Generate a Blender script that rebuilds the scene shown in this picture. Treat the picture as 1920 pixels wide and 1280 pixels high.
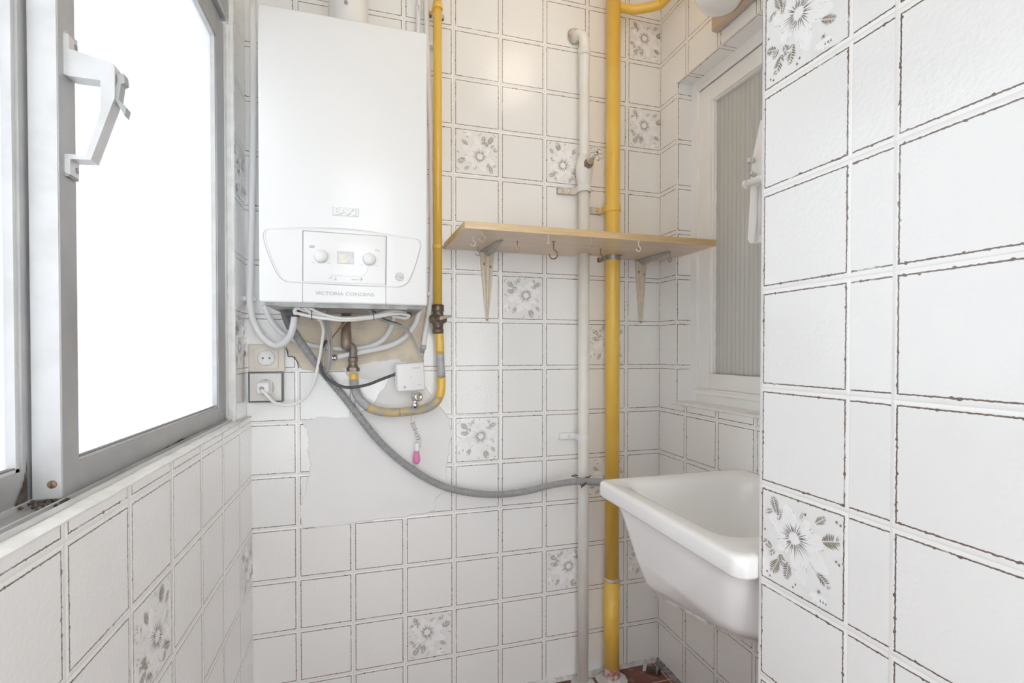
import bpy, bmesh, math, random, mathutils
import mathutils.geometry
from mathutils import Vector, Matrix
random.seed(7)
PI = math.pi
for o in list(bpy.data.objects): bpy.data.objects.remove(o)
SC = bpy.context.scene
COL = SC.collection

# ------------------------------------------------------------------ camera
CAMLOC = Vector((-0.25785645, -1.51906823, 1.096848))
AR = Vector((9.59375588e-01, -2.82131693e-01, 4.35340565e-04))
AU = Vector((0.00326618, 0.0126494, 0.99991466))
AF = Vector((0.28211312, 0.95929229, -0.01305701))
FPX, PCY = 922.2354, 669.5203
cam = bpy.data.cameras.new('camera'); camo = bpy.data.objects.new('camera', cam); COL.objects.link(camo)
M = Matrix((AR, AU, -AF)).transposed().to_4x4(); M.translation = CAMLOC
camo.matrix_world = M
cam.sensor_width = 36; cam.sensor_fit = 'HORIZONTAL'; cam.lens = 36 * FPX / 1920
cam.shift_y = (PCY - 640) / 1920; cam.clip_start = .02
SC.camera = camo

# ------------------------------------------------------------------ light
WORLD = 4.7
w = bpy.data.worlds.new('sky'); SC.world = w; w.use_nodes = True
nt = w.node_tree; nt.nodes.clear()
wo = nt.nodes.new('ShaderNodeOutputWorld'); bg = nt.nodes.new('ShaderNodeBackground')
tc = nt.nodes.new('ShaderNodeTexCoord'); sp = nt.nodes.new('ShaderNodeSeparateXYZ'); mr = nt.nodes.new('ShaderNodeMapRange')
cr = nt.nodes.new('ShaderNodeValToRGB')
nt.links.new(tc.outputs['Generated'], sp.inputs[0]); nt.links.new(sp.outputs['Z'], mr.inputs[0])
mr.inputs[1].default_value = -.35; mr.inputs[2].default_value = .1
nt.links.new(mr.outputs[0], cr.inputs[0])
cr.color_ramp.elements[0].color = (.36, .37, .38, 1); cr.color_ramp.elements[1].color = (.96, .98, 1, 1)
nt.links.new(cr.outputs[0], bg.inputs[0]); bg.inputs[1].default_value = WORLD
nt.links.new(bg.outputs[0], wo.inputs[0])
SC.view_settings.view_transform = 'Standard'; SC.view_settings.look = 'None'
SC.cycles.max_bounces = 16; SC.cycles.diffuse_bounces = 10; SC.cycles.glossy_bounces = 6
SC.view_settings.exposure = 0.75; SC.view_settings.gamma = 1; SC.view_settings.use_curve_mapping = False

FILL_LAMP = (.33, -.52, 2.255)  # centre of a warm fill lamp added over the shelf

# ------------------------------------------------------------------ pixel rays turned into places at a real depth
def ray(px, py): return AR * ((px - 960) / FPX) - AU * ((py - PCY) / FPX) + AF
def onY(px, py, Y=0.0):
    d = ray(px, py); return CAMLOC + d * ((Y - CAMLOC.y) / d.y)
def onX(px, py, X):
    d = ray(px, py); return CAMLOC + d * ((X - CAMLOC.x) / d.x)

# ------------------------------------------------------------------ materials
MATS = {}
def mat(name, col, rough=.5, metal=0, spec=.5, bump=0, bscale=60, var=None, vscale=8, coat=0):
    m = bpy.data.materials.new(name); m.use_nodes = True; MATS[name] = m
    n = m.node_tree; b = n.nodes['Principled BSDF']
    b.inputs['Base Color'].default_value = (*col, 1); b.inputs['Roughness'].default_value = rough
    b.inputs['Metallic'].default_value = metal; b.inputs['Specular IOR Level'].default_value = spec
    if coat: b.inputs['Coat Weight'].default_value = coat; b.inputs['Coat Roughness'].default_value = .08
    t = n.nodes.new('ShaderNodeTexCoord')
    if var:
        ns = n.nodes.new('ShaderNodeTexNoise'); ns.inputs['Scale'].default_value = vscale; ns.inputs['Detail'].default_value = 5
        n.links.new(t.outputs['Object'], ns.inputs['Vector'])
        r = n.nodes.new('ShaderNodeValToRGB'); n.links.new(ns.outputs['Fac'], r.inputs[0])
        r.color_ramp.elements[0].position = .42; r.color_ramp.elements[1].position = .62
        r.color_ramp.elements[0].color = (*col, 1); r.color_ramp.elements[1].color = (*var, 1)
        n.links.new(r.outputs[0], b.inputs['Base Color'])
    if bump:
        ns = n.nodes.new('ShaderNodeTexNoise'); ns.inputs['Scale'].default_value = bscale; ns.inputs['Detail'].default_value = 3
        n.links.new(t.outputs['Object'], ns.inputs['Vector'])
        bp = n.nodes.new('ShaderNodeBump'); bp.inputs['Strength'].default_value = bump; bp.inputs['Distance'].default_value = .002
        n.links.new(ns.outputs['Fac'], bp.inputs['Height']); n.links.new(bp.outputs[0], b.inputs['Normal'])
    return m

def tile_mat(name, field, band, line, peel=.75):
    m = bpy.data.materials.new(name); m.use_nodes = True; MATS[name] = m
    n = m.node_tree; L = n.links; b = n.nodes['Principled BSDF']
    def mth(op, a, c=None, d=None):
        x = n.nodes.new('ShaderNodeMath'); x.operation = op
        for i, v in enumerate((a, c, d)):
            if v is None: continue
            if isinstance(v, (int, float)): x.inputs[i].default_value = v
            else: L.new(v, x.inputs[i])
        return x.outputs[0]
    def mrng(v, a, c, e=0, f=1):
        x = n.nodes.new('ShaderNodeMapRange'); x.interpolation_type = 'SMOOTHSTEP'
        L.new(v, x.inputs[0]); x.inputs[1].default_value = a; x.inputs[2].default_value = c
        x.inputs[3].default_value = e; x.inputs[4].default_value = f; return x.outputs[0]
    uv = n.nodes.new('ShaderNodeUVMap'); uv.uv_map = 'tile'
    s = n.nodes.new('ShaderNodeSeparateXYZ'); L.new(uv.outputs[0], s.inputs[0])
    du = mth('MINIMUM', s.outputs[0], mth('SUBTRACT', 1, s.outputs[0]))
    dv = mth('MINIMUM', s.outputs[1], mth('SUBTRACT', 1, s.outputs[1]))
    d = mth('MULTIPLY', mth('MINIMUM', du, dv), .15)
    t = n.nodes.new('ShaderNodeTexCoord')
    def noise(sc, det=2):
        x = n.nodes.new('ShaderNodeTexNoise'); x.inputs['Scale'].default_value = sc; x.inputs['Detail'].default_value = det
        L.new(t.outputs['Object'], x.inputs['Vector']); return x.outputs['Fac']
    wob = mth('MULTIPLY', mth('SUBTRACT', noise(220, 3), .5), .0022)
    spk = mth('MULTIPLY', mrng(noise(120, 1), .6, .78), -.0016)     # little inward hairs of the printed line
    dd = mth('SUBTRACT', mth('ABSOLUTE', mth('SUBTRACT', mth('ADD', d, wob), .0069)), .0)
    ln = mrng(mth('ADD', dd, spk), .0006, .0012, 1, 0)
    ln = mth('MULTIPLY', ln, mrng(noise(35, 2), .25, .42, .35, 1))
    fld = mrng(d, .0062, .0074)
    mx = n.nodes.new('ShaderNodeMix'); mx.data_type = 'RGBA'; L.new(fld, mx.inputs[0])
    mx.inputs[6].default_value = (*band, 1); mx.inputs[7].default_value = (*field, 1)
    # groove between the tiles
    gr = mrng(d, .0004, .0011, 1, 0)
    mg = n.nodes.new('ShaderNodeMix'); mg.data_type = 'RGBA'; L.new(mth('MULTIPLY', gr, .35), mg.inputs[0])
    L.new(mx.outputs[2], mg.inputs[6]); mg.inputs[7].default_value = (.55, .52, .48, 1)
    ml = n.nodes.new('ShaderNodeMix'); ml.data_type = 'RGBA'; L.new(ln, ml.inputs[0])
    L.new(mg.outputs[2], ml.inputs[6]); ml.inputs[7].default_value = (*line, 1)
    # clouding of the glaze
    L.new(ml.outputs[2], b.inputs['Base Color'])
    L.new(mth('ADD', mth('MULTIPLY', noise(30, 3), .10), .10), b.inputs['Roughness'])
    b.inputs['Specular IOR Level'].default_value = .5; b.inputs['Coat Weight'].default_value = .7; b.inputs['Coat Roughness'].default_value = .10
    h = mth('ADD', mth('MULTIPLY', mrng(d, .0002, .0045), .9), mth('MULTIPLY', noise(150, 2), peel))
    h = mth('SUBTRACT', h, mth('MULTIPLY', ln, .12))
    bp = n.nodes.new('ShaderNodeBump'); bp.inputs['Strength'].default_value = .4; bp.inputs['Distance'].default_value = .0013
    L.new(h, bp.inputs['Height']); L.new(bp.outputs[0], b.inputs['Normal']); L.new(bp.outputs[0], b.inputs['Coat Normal'])
    return m

TILE = tile_mat('glazed_tile', (.91, .913, .91), (.945, .945, .94), (.165, .12, .10))
mat('floor_mortar', (.55, .54, .53), .9, bump=.6, bscale=120, var=(.75, .75, .76), vscale=40)
mat('plaster', (.80, .79, .77), .9, bump=.35, bscale=70, var=(.86, .85, .84), vscale=14)
mat('patch_plaster', (.90, .90, .90), .85, bump=.2, bscale=18, var=(.92, .92, .92), vscale=6)
mat('broken_mortar', (.82, .73, .58), .95, bump=1.0, bscale=55, var=(.68, .61, .52), vscale=16)
mat('crack', (.07, .06, .05), .95)
mat('print_white', (.94, .94, .95), .3)
mat('print_grey', (.24, .21, .20), .35)
mat('print_leaf', (.24, .195, .15), .35)
mat('print_centre', (.74, .72, .66), .35)
mat('sill_paint', (.90, .90, .89), .8, bump=.8, bscale=45, var=(.82, .82, .81), vscale=40)
mat('ceiling_paint', (.93, .82, .64), .9)
mat('aluminium', (.43, .43, .44), .42, metal=.3, bump=.05, bscale=40, var=(.48, .48, .48), vscale=10)
mat('aluminium_lit', (.70, .70, .71), .4, metal=.25, var=(.64, .64, .64), vscale=25, bump=.06)  # lit copy of the aluminium, daylight on its edges put into the colour
mat('dark_seal', (.22, .22, .22), .8)
mat('grime', (.06, .05, .045), .95, var=(.14, .11, .09), vscale=90)
mat('boiler_white', (.85, .85, .852), .25, coat=.3)
mat('boiler_grey', (.45, .46, .48), .35)
mat('boiler_seam', (.32, .32, .34), .5)
mat('boiler_text', (.40, .40, .44), .4)
mat('boiler_under', (.45, .45, .44), .6, var=(.3, .3, .3), vscale=20)
mat('display', (.62, .62, .64), .15, var=(.74, .73, .70), vscale=60)
mat('display_orange', (.80, .70, .52), .5)
mat('gauge_face', (.66, .62, .58), .25)
mat('white_plastic', (.90, .90, .90), .38)
mat('conduit_white', (.86, .86, .87), .42)
mat('cable_white', (.92, .92, .90), .45)
mat('old_plastic', (.80, .74, .66), .5, var=(.76, .72, .66), vscale=40)
mat('socket_plate', (.78, .77, .73), .4)
mat('socket_dark', (.10, .10, .10), .6)
mat('socket_frame', (.17, .17, .18), .5)
mat('yellow_paint', (.86, .55, .09), .3, bump=.1, bscale=30, var=(.88, .58, .11), vscale=20, coat=.2)
mat('yellow_worn', (.62, .48, .22), .6, bump=.5, bscale=80, var=(.42, .42, .43), vscale=45)
mat('grey_paint', (.42, .42, .44), .6, bump=.5, bscale=80, var=(.52, .52, .53), vscale=60)
mat('rust_base', (.42, .16, .10), .9, bump=.8, bscale=90, var=(.60, .55, .55), vscale=70)
mat('cream_paint', (.84, .82, .77), .45, bump=.15, bscale=50, var=(.87, .86, .83), vscale=25)
mat('cream_scuff', (.70, .66, .60), .6, bump=.5, bscale=100, var=(.50, .42, .34), vscale=55)
mat('brass_dark', (.20, .16, .13), .45, metal=.7, bump=.3, bscale=80, var=(.30, .24, .19), vscale=50)
mat('pipe_dull', (.25, .23, .22), .5, metal=.5, var=(.34, .27, .21), vscale=30)
mat('chrome', (.70, .69, .67), .16, metal=1)
mat('steel', (.42, .41, .40), .35, metal=.8)
mat('rust_metal', (.28, .17, .12), .6, metal=.5, var=(.4, .26, .18), vscale=80)
mat('pink', (.80, .27, .52), .35)
mat('hose_grey', (.36, .36, .365), .45)
mat('hose_dark', (.16, .165, .17), .5)
mat('cable_black', (.09, .09, .095), .5)
mat('cable_grey', (.48, .48, .48), .45)
mat('cable_orange', (.65, .33, .13), .5)
mat('clamp_steel', (.36, .35, .34), .5, metal=.3)
mat('wire_dark', (.08, .07, .07), .6)
mat('ceramic', (.94, .94, .94), .14, coat=.4)
mat('ceramic_raw', (.62, .61, .60), .8, bump=1, bscale=60, var=(.30, .29, .28), vscale=30)
mat('frame_paint', (.94, .94, .935), .4, bump=.25, bscale=25, var=(.91, .91, .905), vscale=9)
mat('putty', (.86, .86, .85), .7, bump=.8, bscale=90)
mat('lamp_bronze', (.62, .52, .42), .35, metal=.5, bump=.3, bscale=60)
mat('globe_glass', (.90, .90, .88), .12, coat=.5)
mat('room_grey', (.36, .35, .32), .8)
mat('dirt', (.22, .20, .22), .95, bump=.8, bscale=90, var=(.40, .38, .40), vscale=70)
mat('bracket_paint', (.74, .68, .56), .45, bump=.2, bscale=90, var=(.70, .62, .50), vscale=45)
mat('bracket_metal', (.40, .41, .40), .4, metal=.4, var=(.52, .50, .45), vscale=60)
mat('hook_brass', (.52, .45, .36), .35, metal=.6)

lit = mat('fill_globe', (.9, .9, .9), .4); lit.node_tree.nodes['Principled BSDF'].inputs['Emission Color'].default_value = (1, .85, .68, 1); lit.node_tree.nodes['Principled BSDF'].inputs['Emission Strength'].default_value = 1.85  # warm glow of the added fill lamp

def wood_mat(name, a, c, sc):
    m = mat(name, a, .3, coat=.25); n = m.node_tree; L = n.links; b = n.nodes['Principled BSDF']
    t = n.nodes.new('ShaderNodeTexCoord'); mp = n.nodes.new('ShaderNodeMapping'); mp.inputs['Scale'].default_value = sc
    ns = n.nodes.new('ShaderNodeTexNoise'); ns.inputs['Scale'].default_value = 3; ns.inputs['Detail'].default_value = 6; ns.inputs['Distortion'].default_value = .6
    r = n.nodes.new('ShaderNodeValToRGB'); r.color_ramp.elements[0].position = .35; r.color_ramp.elements[1].position = .68
    r.color_ramp.elements[0].color = (*a, 1); r.color_ramp.elements[1].color = (*c, 1)
    L.new(t.outputs['Object'], mp.inputs[0]); L.new(mp.outputs[0], ns.inputs['Vector']); L.new(ns.outputs['Fac'], r.inputs[0]); L.new(r.outputs[0], b.inputs['Base Color'])
    return m
wood_mat('wood_edge', (.62, .43, .22), (.72, .54, .31), (4, 25, 60))
wood_mat('wood_under', (.66, .51, .36), (.73, .59, .43), (2, 14, 14))

def floor_mat():
    m = mat('terracotta', (.22, .075, .05), .4, bump=.2, bscale=40); n = m.node_tree; L = n.links; b = n.nodes['Principled BSDF']
    t = n.nodes.new('ShaderNodeTexCoord'); mp = n.nodes.new('ShaderNodeMapping'); mp.inputs['Rotation'].default_value = (0, 0, math.radians(0)); mp.inputs['Location'].default_value = (.045, .105, 0)
    br = n.nodes.new('ShaderNodeTexBrick'); br.offset = 0; br.inputs['Scale'].default_value = 1; br.inputs['Brick Width'].default_value = .15; br.inputs['Row Height'].default_value = .15
    br.inputs['Mortar Size'].default_value = .0022; br.inputs['Color1'].default_value = (.16, .055, .04, 1); br.inputs['Color2'].default_value = (.21, .075, .05, 1); br.inputs['Mortar'].default_value = (.55, .45, .4, 1)
    ns = n.nodes.new('ShaderNodeTexNoise'); ns.inputs['Scale'].default_value = 30; ns.inputs['Detail'].default_value = 6
    r = n.nodes.new('ShaderNodeValToRGB'); r.color_ramp.elements[0].position = .58; r.color_ramp.elements[1].position = .75
    mx = n.nodes.new('ShaderNodeMix'); mx.data_type = 'RGBA'; mx.inputs[7].default_value = (.45, .38, .38, 1)
    L.new(t.outputs['Object'], mp.inputs[0]); L.new(mp.outputs[0], br.inputs['Vector']); L.new(t.outputs['Object'], ns.inputs['Vector'])
    L.new(ns.outputs['Fac'], r.inputs[0]); L.new(r.outputs[0], mx.inputs[0]); L.new(br.outputs['Color'], mx.inputs[6]); L.new(mx.outputs[2], b.inputs['Base Color'])
floor_mat()

def frosted_mat(nm, tcol, rcol):
    m = bpy.data.materials.new(nm); m.use_nodes = True; MATS[nm] = m
    n = m.node_tree; L = n.links; n.nodes.clear()
    out = n.nodes.new('ShaderNodeOutputMaterial'); mix = n.nodes.new('ShaderNodeMixShader'); mix2 = n.nodes.new('ShaderNodeMixShader')
    tr = n.nodes.new('ShaderNodeBsdfTranslucent'); rf = n.nodes.new('ShaderNodeBsdfRefraction'); gl = n.nodes.new('ShaderNodeBsdfGlossy')
    t = n.nodes.new('ShaderNodeTexCoord'); ns = n.nodes.new('ShaderNodeTexNoise'); ns.inputs['Scale'].default_value = 330; ns.inputs['Detail'].default_value = 2
    bp = n.nodes.new('ShaderNodeBump'); bp.inputs['Strength'].default_value = .9; bp.inputs['Distance'].default_value = .004
    L.new(t.outputs['Object'], ns.inputs['Vector']); L.new(ns.outputs['Fac'], bp.inputs['Height'])
    tr.inputs[0].default_value = tcol; rf.inputs[0].default_value = rcol; rf.inputs['IOR'].default_value = 1.25; rf.inputs['Roughness'].default_value = .35
    gl.inputs['Roughness'].default_value = .35; gl.inputs[0].default_value = (.8, .8, .8, 1)
    L.new(bp.outputs[0], rf.inputs['Normal']); L.new(bp.outputs[0], gl.inputs['Normal'])
    mix.inputs[0].default_value = .35; L.new(tr.outputs[0], mix.inputs[1]); L.new(rf.outputs[0], mix.inputs[2])
    mix2.inputs[0].default_value = .06; L.new(mix.outputs[0], mix2.inputs[1]); L.new(gl.outputs[0], mix2.inputs[2]); L.new(mix2.outputs[0], out.inputs[0])
frosted_mat('frosted_glass', (.55, .56, .57, 1), (.52, .53, .54, 1)); frosted_mat('pale_glass', (.96, .97, .97, 1), (.96, .97, .97, 1))
def ribbed_mat():
    m = bpy.data.materials.new('ribbed_glass'); m.use_nodes = True; MATS['ribbed_glass'] = m
    n = m.node_tree; L = n.links; n.nodes.clear()
    out = n.nodes.new('ShaderNodeOutputMaterial'); mix = n.nodes.new('ShaderNodeMixShader'); mix2 = n.nodes.new('ShaderNodeMixShader')
    df = n.nodes.new('ShaderNodeBsdfDiffuse'); df.inputs[0].default_value = (.78, .78, .76, 1)
    rf = n.nodes.new('ShaderNodeBsdfRefraction'); rf.inputs['Roughness'].default_value = .12; rf.inputs[0].default_value = (.88, .88, .87, 1)
    gl = n.nodes.new('ShaderNodeBsdfGlossy'); gl.inputs['Roughness'].default_value = .12
    fr = n.nodes.new('ShaderNodeFresnel'); fr.inputs[0].default_value = 1.45
    mix.inputs[0].default_value = .42; L.new(df.outputs[0], mix.inputs[1]); L.new(rf.outputs[0], mix.inputs[2])
    L.new(fr.outputs[0], mix2.inputs[0]); L.new(mix.outputs[0], mix2.inputs[1]); L.new(gl.outputs[0], mix2.inputs[2]); L.new(mix2.outputs[0], out.inputs[0])
ribbed_mat()

# ------------------------------------------------------------------ mesh building
def base(o):
    v = Vector((0, 0, 0))
    while o is not None: v = v + o.location; o = o.parent
    return v

class MB:
    def __init__(s): s.v = []; s.f = []; s.m = []; s.uv = {}; s.sm = []; s.names = []
    def mi(s, name):
        if name not in s.names: s.names.append(name)
        return s.names.index(name)
    def face(s, pts, m, uv=None, smooth=False):
        b = len(s.v); s.v += [tuple(p) for p in pts]
        if uv: s.uv[len(s.f)] = uv
        s.f.append(tuple(range(b, b + len(pts)))); s.m.append(s.mi(m)); s.sm.append(smooth)
    def grid(s, rows, m, closed_u=False, closed_v=False, smooth=True, cap0=False, cap1=False):
        b = len(s.v); R = len(rows); N = len(rows[0])
        for r in rows: s.v += [tuple(p) for p in r]
        k = s.mi(m)
        for i in range(R if closed_v else R - 1):
            for j in range(N if closed_u else N - 1):
                a = b + i * N + j; c = b + i * N + (j + 1) % N
                d = b + ((i + 1) % R) * N + (j + 1) % N; e = b + ((i + 1) % R) * N + j
                s.f.append((a, c, d, e)); s.m.append(k); s.sm.append(smooth)
        if cap0: s.f.append(tuple(b + j for j in reversed(range(N)))); s.m.append(k); s.sm.append(False)
        if cap1: s.f.append(tuple(b + (R - 1) * N + j for j in range(N))); s.m.append(k); s.sm.append(False)
        return s
    def box(s, x0, x1, y0, y1, z0, z1, m, bev=0):
        if bev <= 0:
            P = [(x, y, z) for z in (z0, z1) for y in (y0, y1) for x in (x0, x1)]
            for q in ((0, 2, 3, 1), (4, 5, 7, 6), (0, 1, 5, 4), (2, 6, 7, 3), (0, 4, 6, 2), (1, 3, 7, 5)): s.face([P[i] for i in q], m)
            return s
        bm = bmesh.new(); bmesh.ops.create_cube(bm, size=1)
        for v in bm.verts: v.co = Vector(((x0 + x1) / 2 + v.co.x * (x1 - x0), (y0 + y1) / 2 + v.co.y * (y1 - y0), (z0 + z1) / 2 + v.co.z * (z1 - z0)))
        bmesh.ops.bevel(bm, geom=list(bm.edges), offset=bev, segments=3, profile=.5, affect='EDGES')
        s.addbm(bm, m, True); return s
    def addbm(s, bm, m, smooth=False, T=None):
        b = len(s.v); bm.verts.ensure_lookup_table(); bm.verts.index_update()
        for v in bm.verts: s.v.append(tuple(T @ v.co if T else v.co))
        k = s.mi(m)
        for f in bm.faces: s.f.append(tuple(b + v.index for v in f.verts)); s.m.append(k); s.sm.append(smooth)
        bm.free()
    def tube(s, pts, r, m, n=16, cap=True, closed=False):
        pts = [Vector(p) for p in pts]; R = r if hasattr(r, '__len__') else [r] * len(pts)
        rows = []; up = None
        for i, p in enumerate(pts):
            if closed: t = pts[(i + 1) % len(pts)] - pts[i - 1]
            else: t = pts[min(i + 1, len(pts) - 1)] - pts[max(i - 1, 0)]
            t.normalize()
            if up is None: up = Vector((0, 0, 1)) if abs(t.z) < .9 else Vector((1, 0, 0))
            a = (up - t * up.dot(t)).normalized(); up = a; b_ = t.cross(a)
            rows.append([p + (a * math.cos(2 * PI * k / n) + b_ * math.sin(2 * PI * k / n)) * R[i] for k in range(n)])
        return s.grid(rows, m, closed_u=True, closed_v=closed, cap0=cap and not closed, cap1=cap and not closed)
    def lathe(s, c, axis, prof, m, n=32, ngon=None, smooth=True):
        # prof: (distance along axis, radius)
        c = Vector(c); ax = Vector(axis).normalized(); a = Vector((0, 0, 1)) if abs(ax.z) < .9 else Vector((1, 0, 0))
        a = (a - ax * a.dot(ax)).normalized(); b_ = ax.cross(a); n = ngon or n
        rows = [[c + ax * h + (a * math.cos(2 * PI * k / n) + b_ * math.sin(2 * PI * k / n)) * max(r, 1e-5) for k in range(n)] for h, r in prof]
        return s.grid(rows, m, closed_u=True, smooth=smooth and not ngon, cap0=True, cap1=True)
    def prism(s, poly, o, ua, va, na, depth, m, smooth=False):
        # extrude a 2-D polygon (a,b)->o+ua*a+va*b by depth along na
        o = Vector(o); ua = Vector(ua); va = Vector(va); na = Vector(na)
        A = [o + ua * a + va * b for a, b in poly]; B = [p + na * depth for p in A]
        s.face(A[::-1], m); s.face(B, m)
        for i in range(len(A)):
            j = (i + 1) % len(A); s.face([A[i], A[j], B[j], B[i]], m)
        return s
    def build(s, name, parent=None, loc=None):
        me = bpy.data.meshes.new(name); o = bpy.data.objects.new(name, me)
        org = Vector(loc) if loc is not None else base(parent)
        me.from_pydata([tuple(Vector(v) - org) for v in s.v], [], s.f)
        for nm in s.names: me.materials.append(MATS[nm])
        me.polygons.foreach_set('material_index', s.m); me.polygons.foreach_set('use_smooth', s.sm)
        if s.uv:
            ul = me.uv_layers.new(name='tile')
            for l in ul.data: l.uv = (.5, .5)
            for fi, uv in s.uv.items():
                for li, q in zip(me.polygons[fi].loop_indices, uv): ul.data[li].uv = q
        bm = bmesh.new(); bm.from_mesh(me)
        if not s.uv: bmesh.ops.remove_doubles(bm, verts=bm.verts, dist=1e-6); bmesh.ops.recalc_face_normals(bm, faces=bm.faces)
        bm.to_mesh(me); bm.free(); me.update()
        COL.objects.link(o)
        if parent is not None: o.parent = parent            # vertices are local to the parent's base
        else: o.location = org
        return o

def tag(o, label, cat, group=None):
    o['label'] = label; o['category'] = cat
    if group: o['group'] = group
    return o
def thing(name, loc, label, cat, group=None):
    o = bpy.data.objects.new(name, None); COL.objects.link(o); o.location = Vector(loc); o.empty_display_size = .05
    return tag(o, label, cat, group)
def struct(o): o['kind'] = 'structure'; return o

def smooth_path(pts, n=10):
    P = [Vector(p) for p in pts]; P = [P[0] * 2 - P[1]] + P + [P[-1] * 2 - P[-2]]; out = []
    for i in range(1, len(P) - 2):
        p0, p1, p2, p3 = P[i - 1:i + 3]
        for k in range(n):
            t = k / n
            out.append(.5 * ((2 * p1) + (p2 - p0) * t + (2 * p0 - 5 * p1 + 4 * p2 - p3) * t * t + (3 * p1 - p0 - 3 * p2 + p3) * t ** 3))
    out.append(P[-2]); return out
def wpath(pp, n=10):            # (px, py, Y) -> smooth world path
    return smooth_path([onY(*q) for q in pp], n)
def text_mesh(name, body, origin, size, m, ext=.0006, xs=1, parent=None, bold=0, ndir=(0, -1, 0)):
    cu = bpy.data.curves.new('t', 'FONT'); cu.body = body; cu.size = size; cu.extrude = ext; cu.offset = bold
    cu.align_x = 'CENTER'; cu.align_y = 'CENTER'; cu.resolution_u = 3
    ob = bpy.data.objects.new('t', cu); COL.objects.link(ob)
    me = bpy.data.meshes.new_from_object(ob.evaluated_get(bpy.context.evaluated_depsgraph_get())); bpy.data.objects.remove(ob)
    o = bpy.data.objects.new(name, me); me.name = name; me.materials.clear(); me.materials.append(MATS[m])
    R = Matrix(((1, 0, 0), (0, 0, -1), (0, 1, 0))).to_4x4()      # text faces -Y
    org = base(parent)
    me.transform(Matrix.Translation(Vector(origin) - org) @ R @ Matrix.Diagonal((xs, 1, 1, 1)))
    COL.objects.link(o)
    if parent: o.parent = parent
    return o

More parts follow.
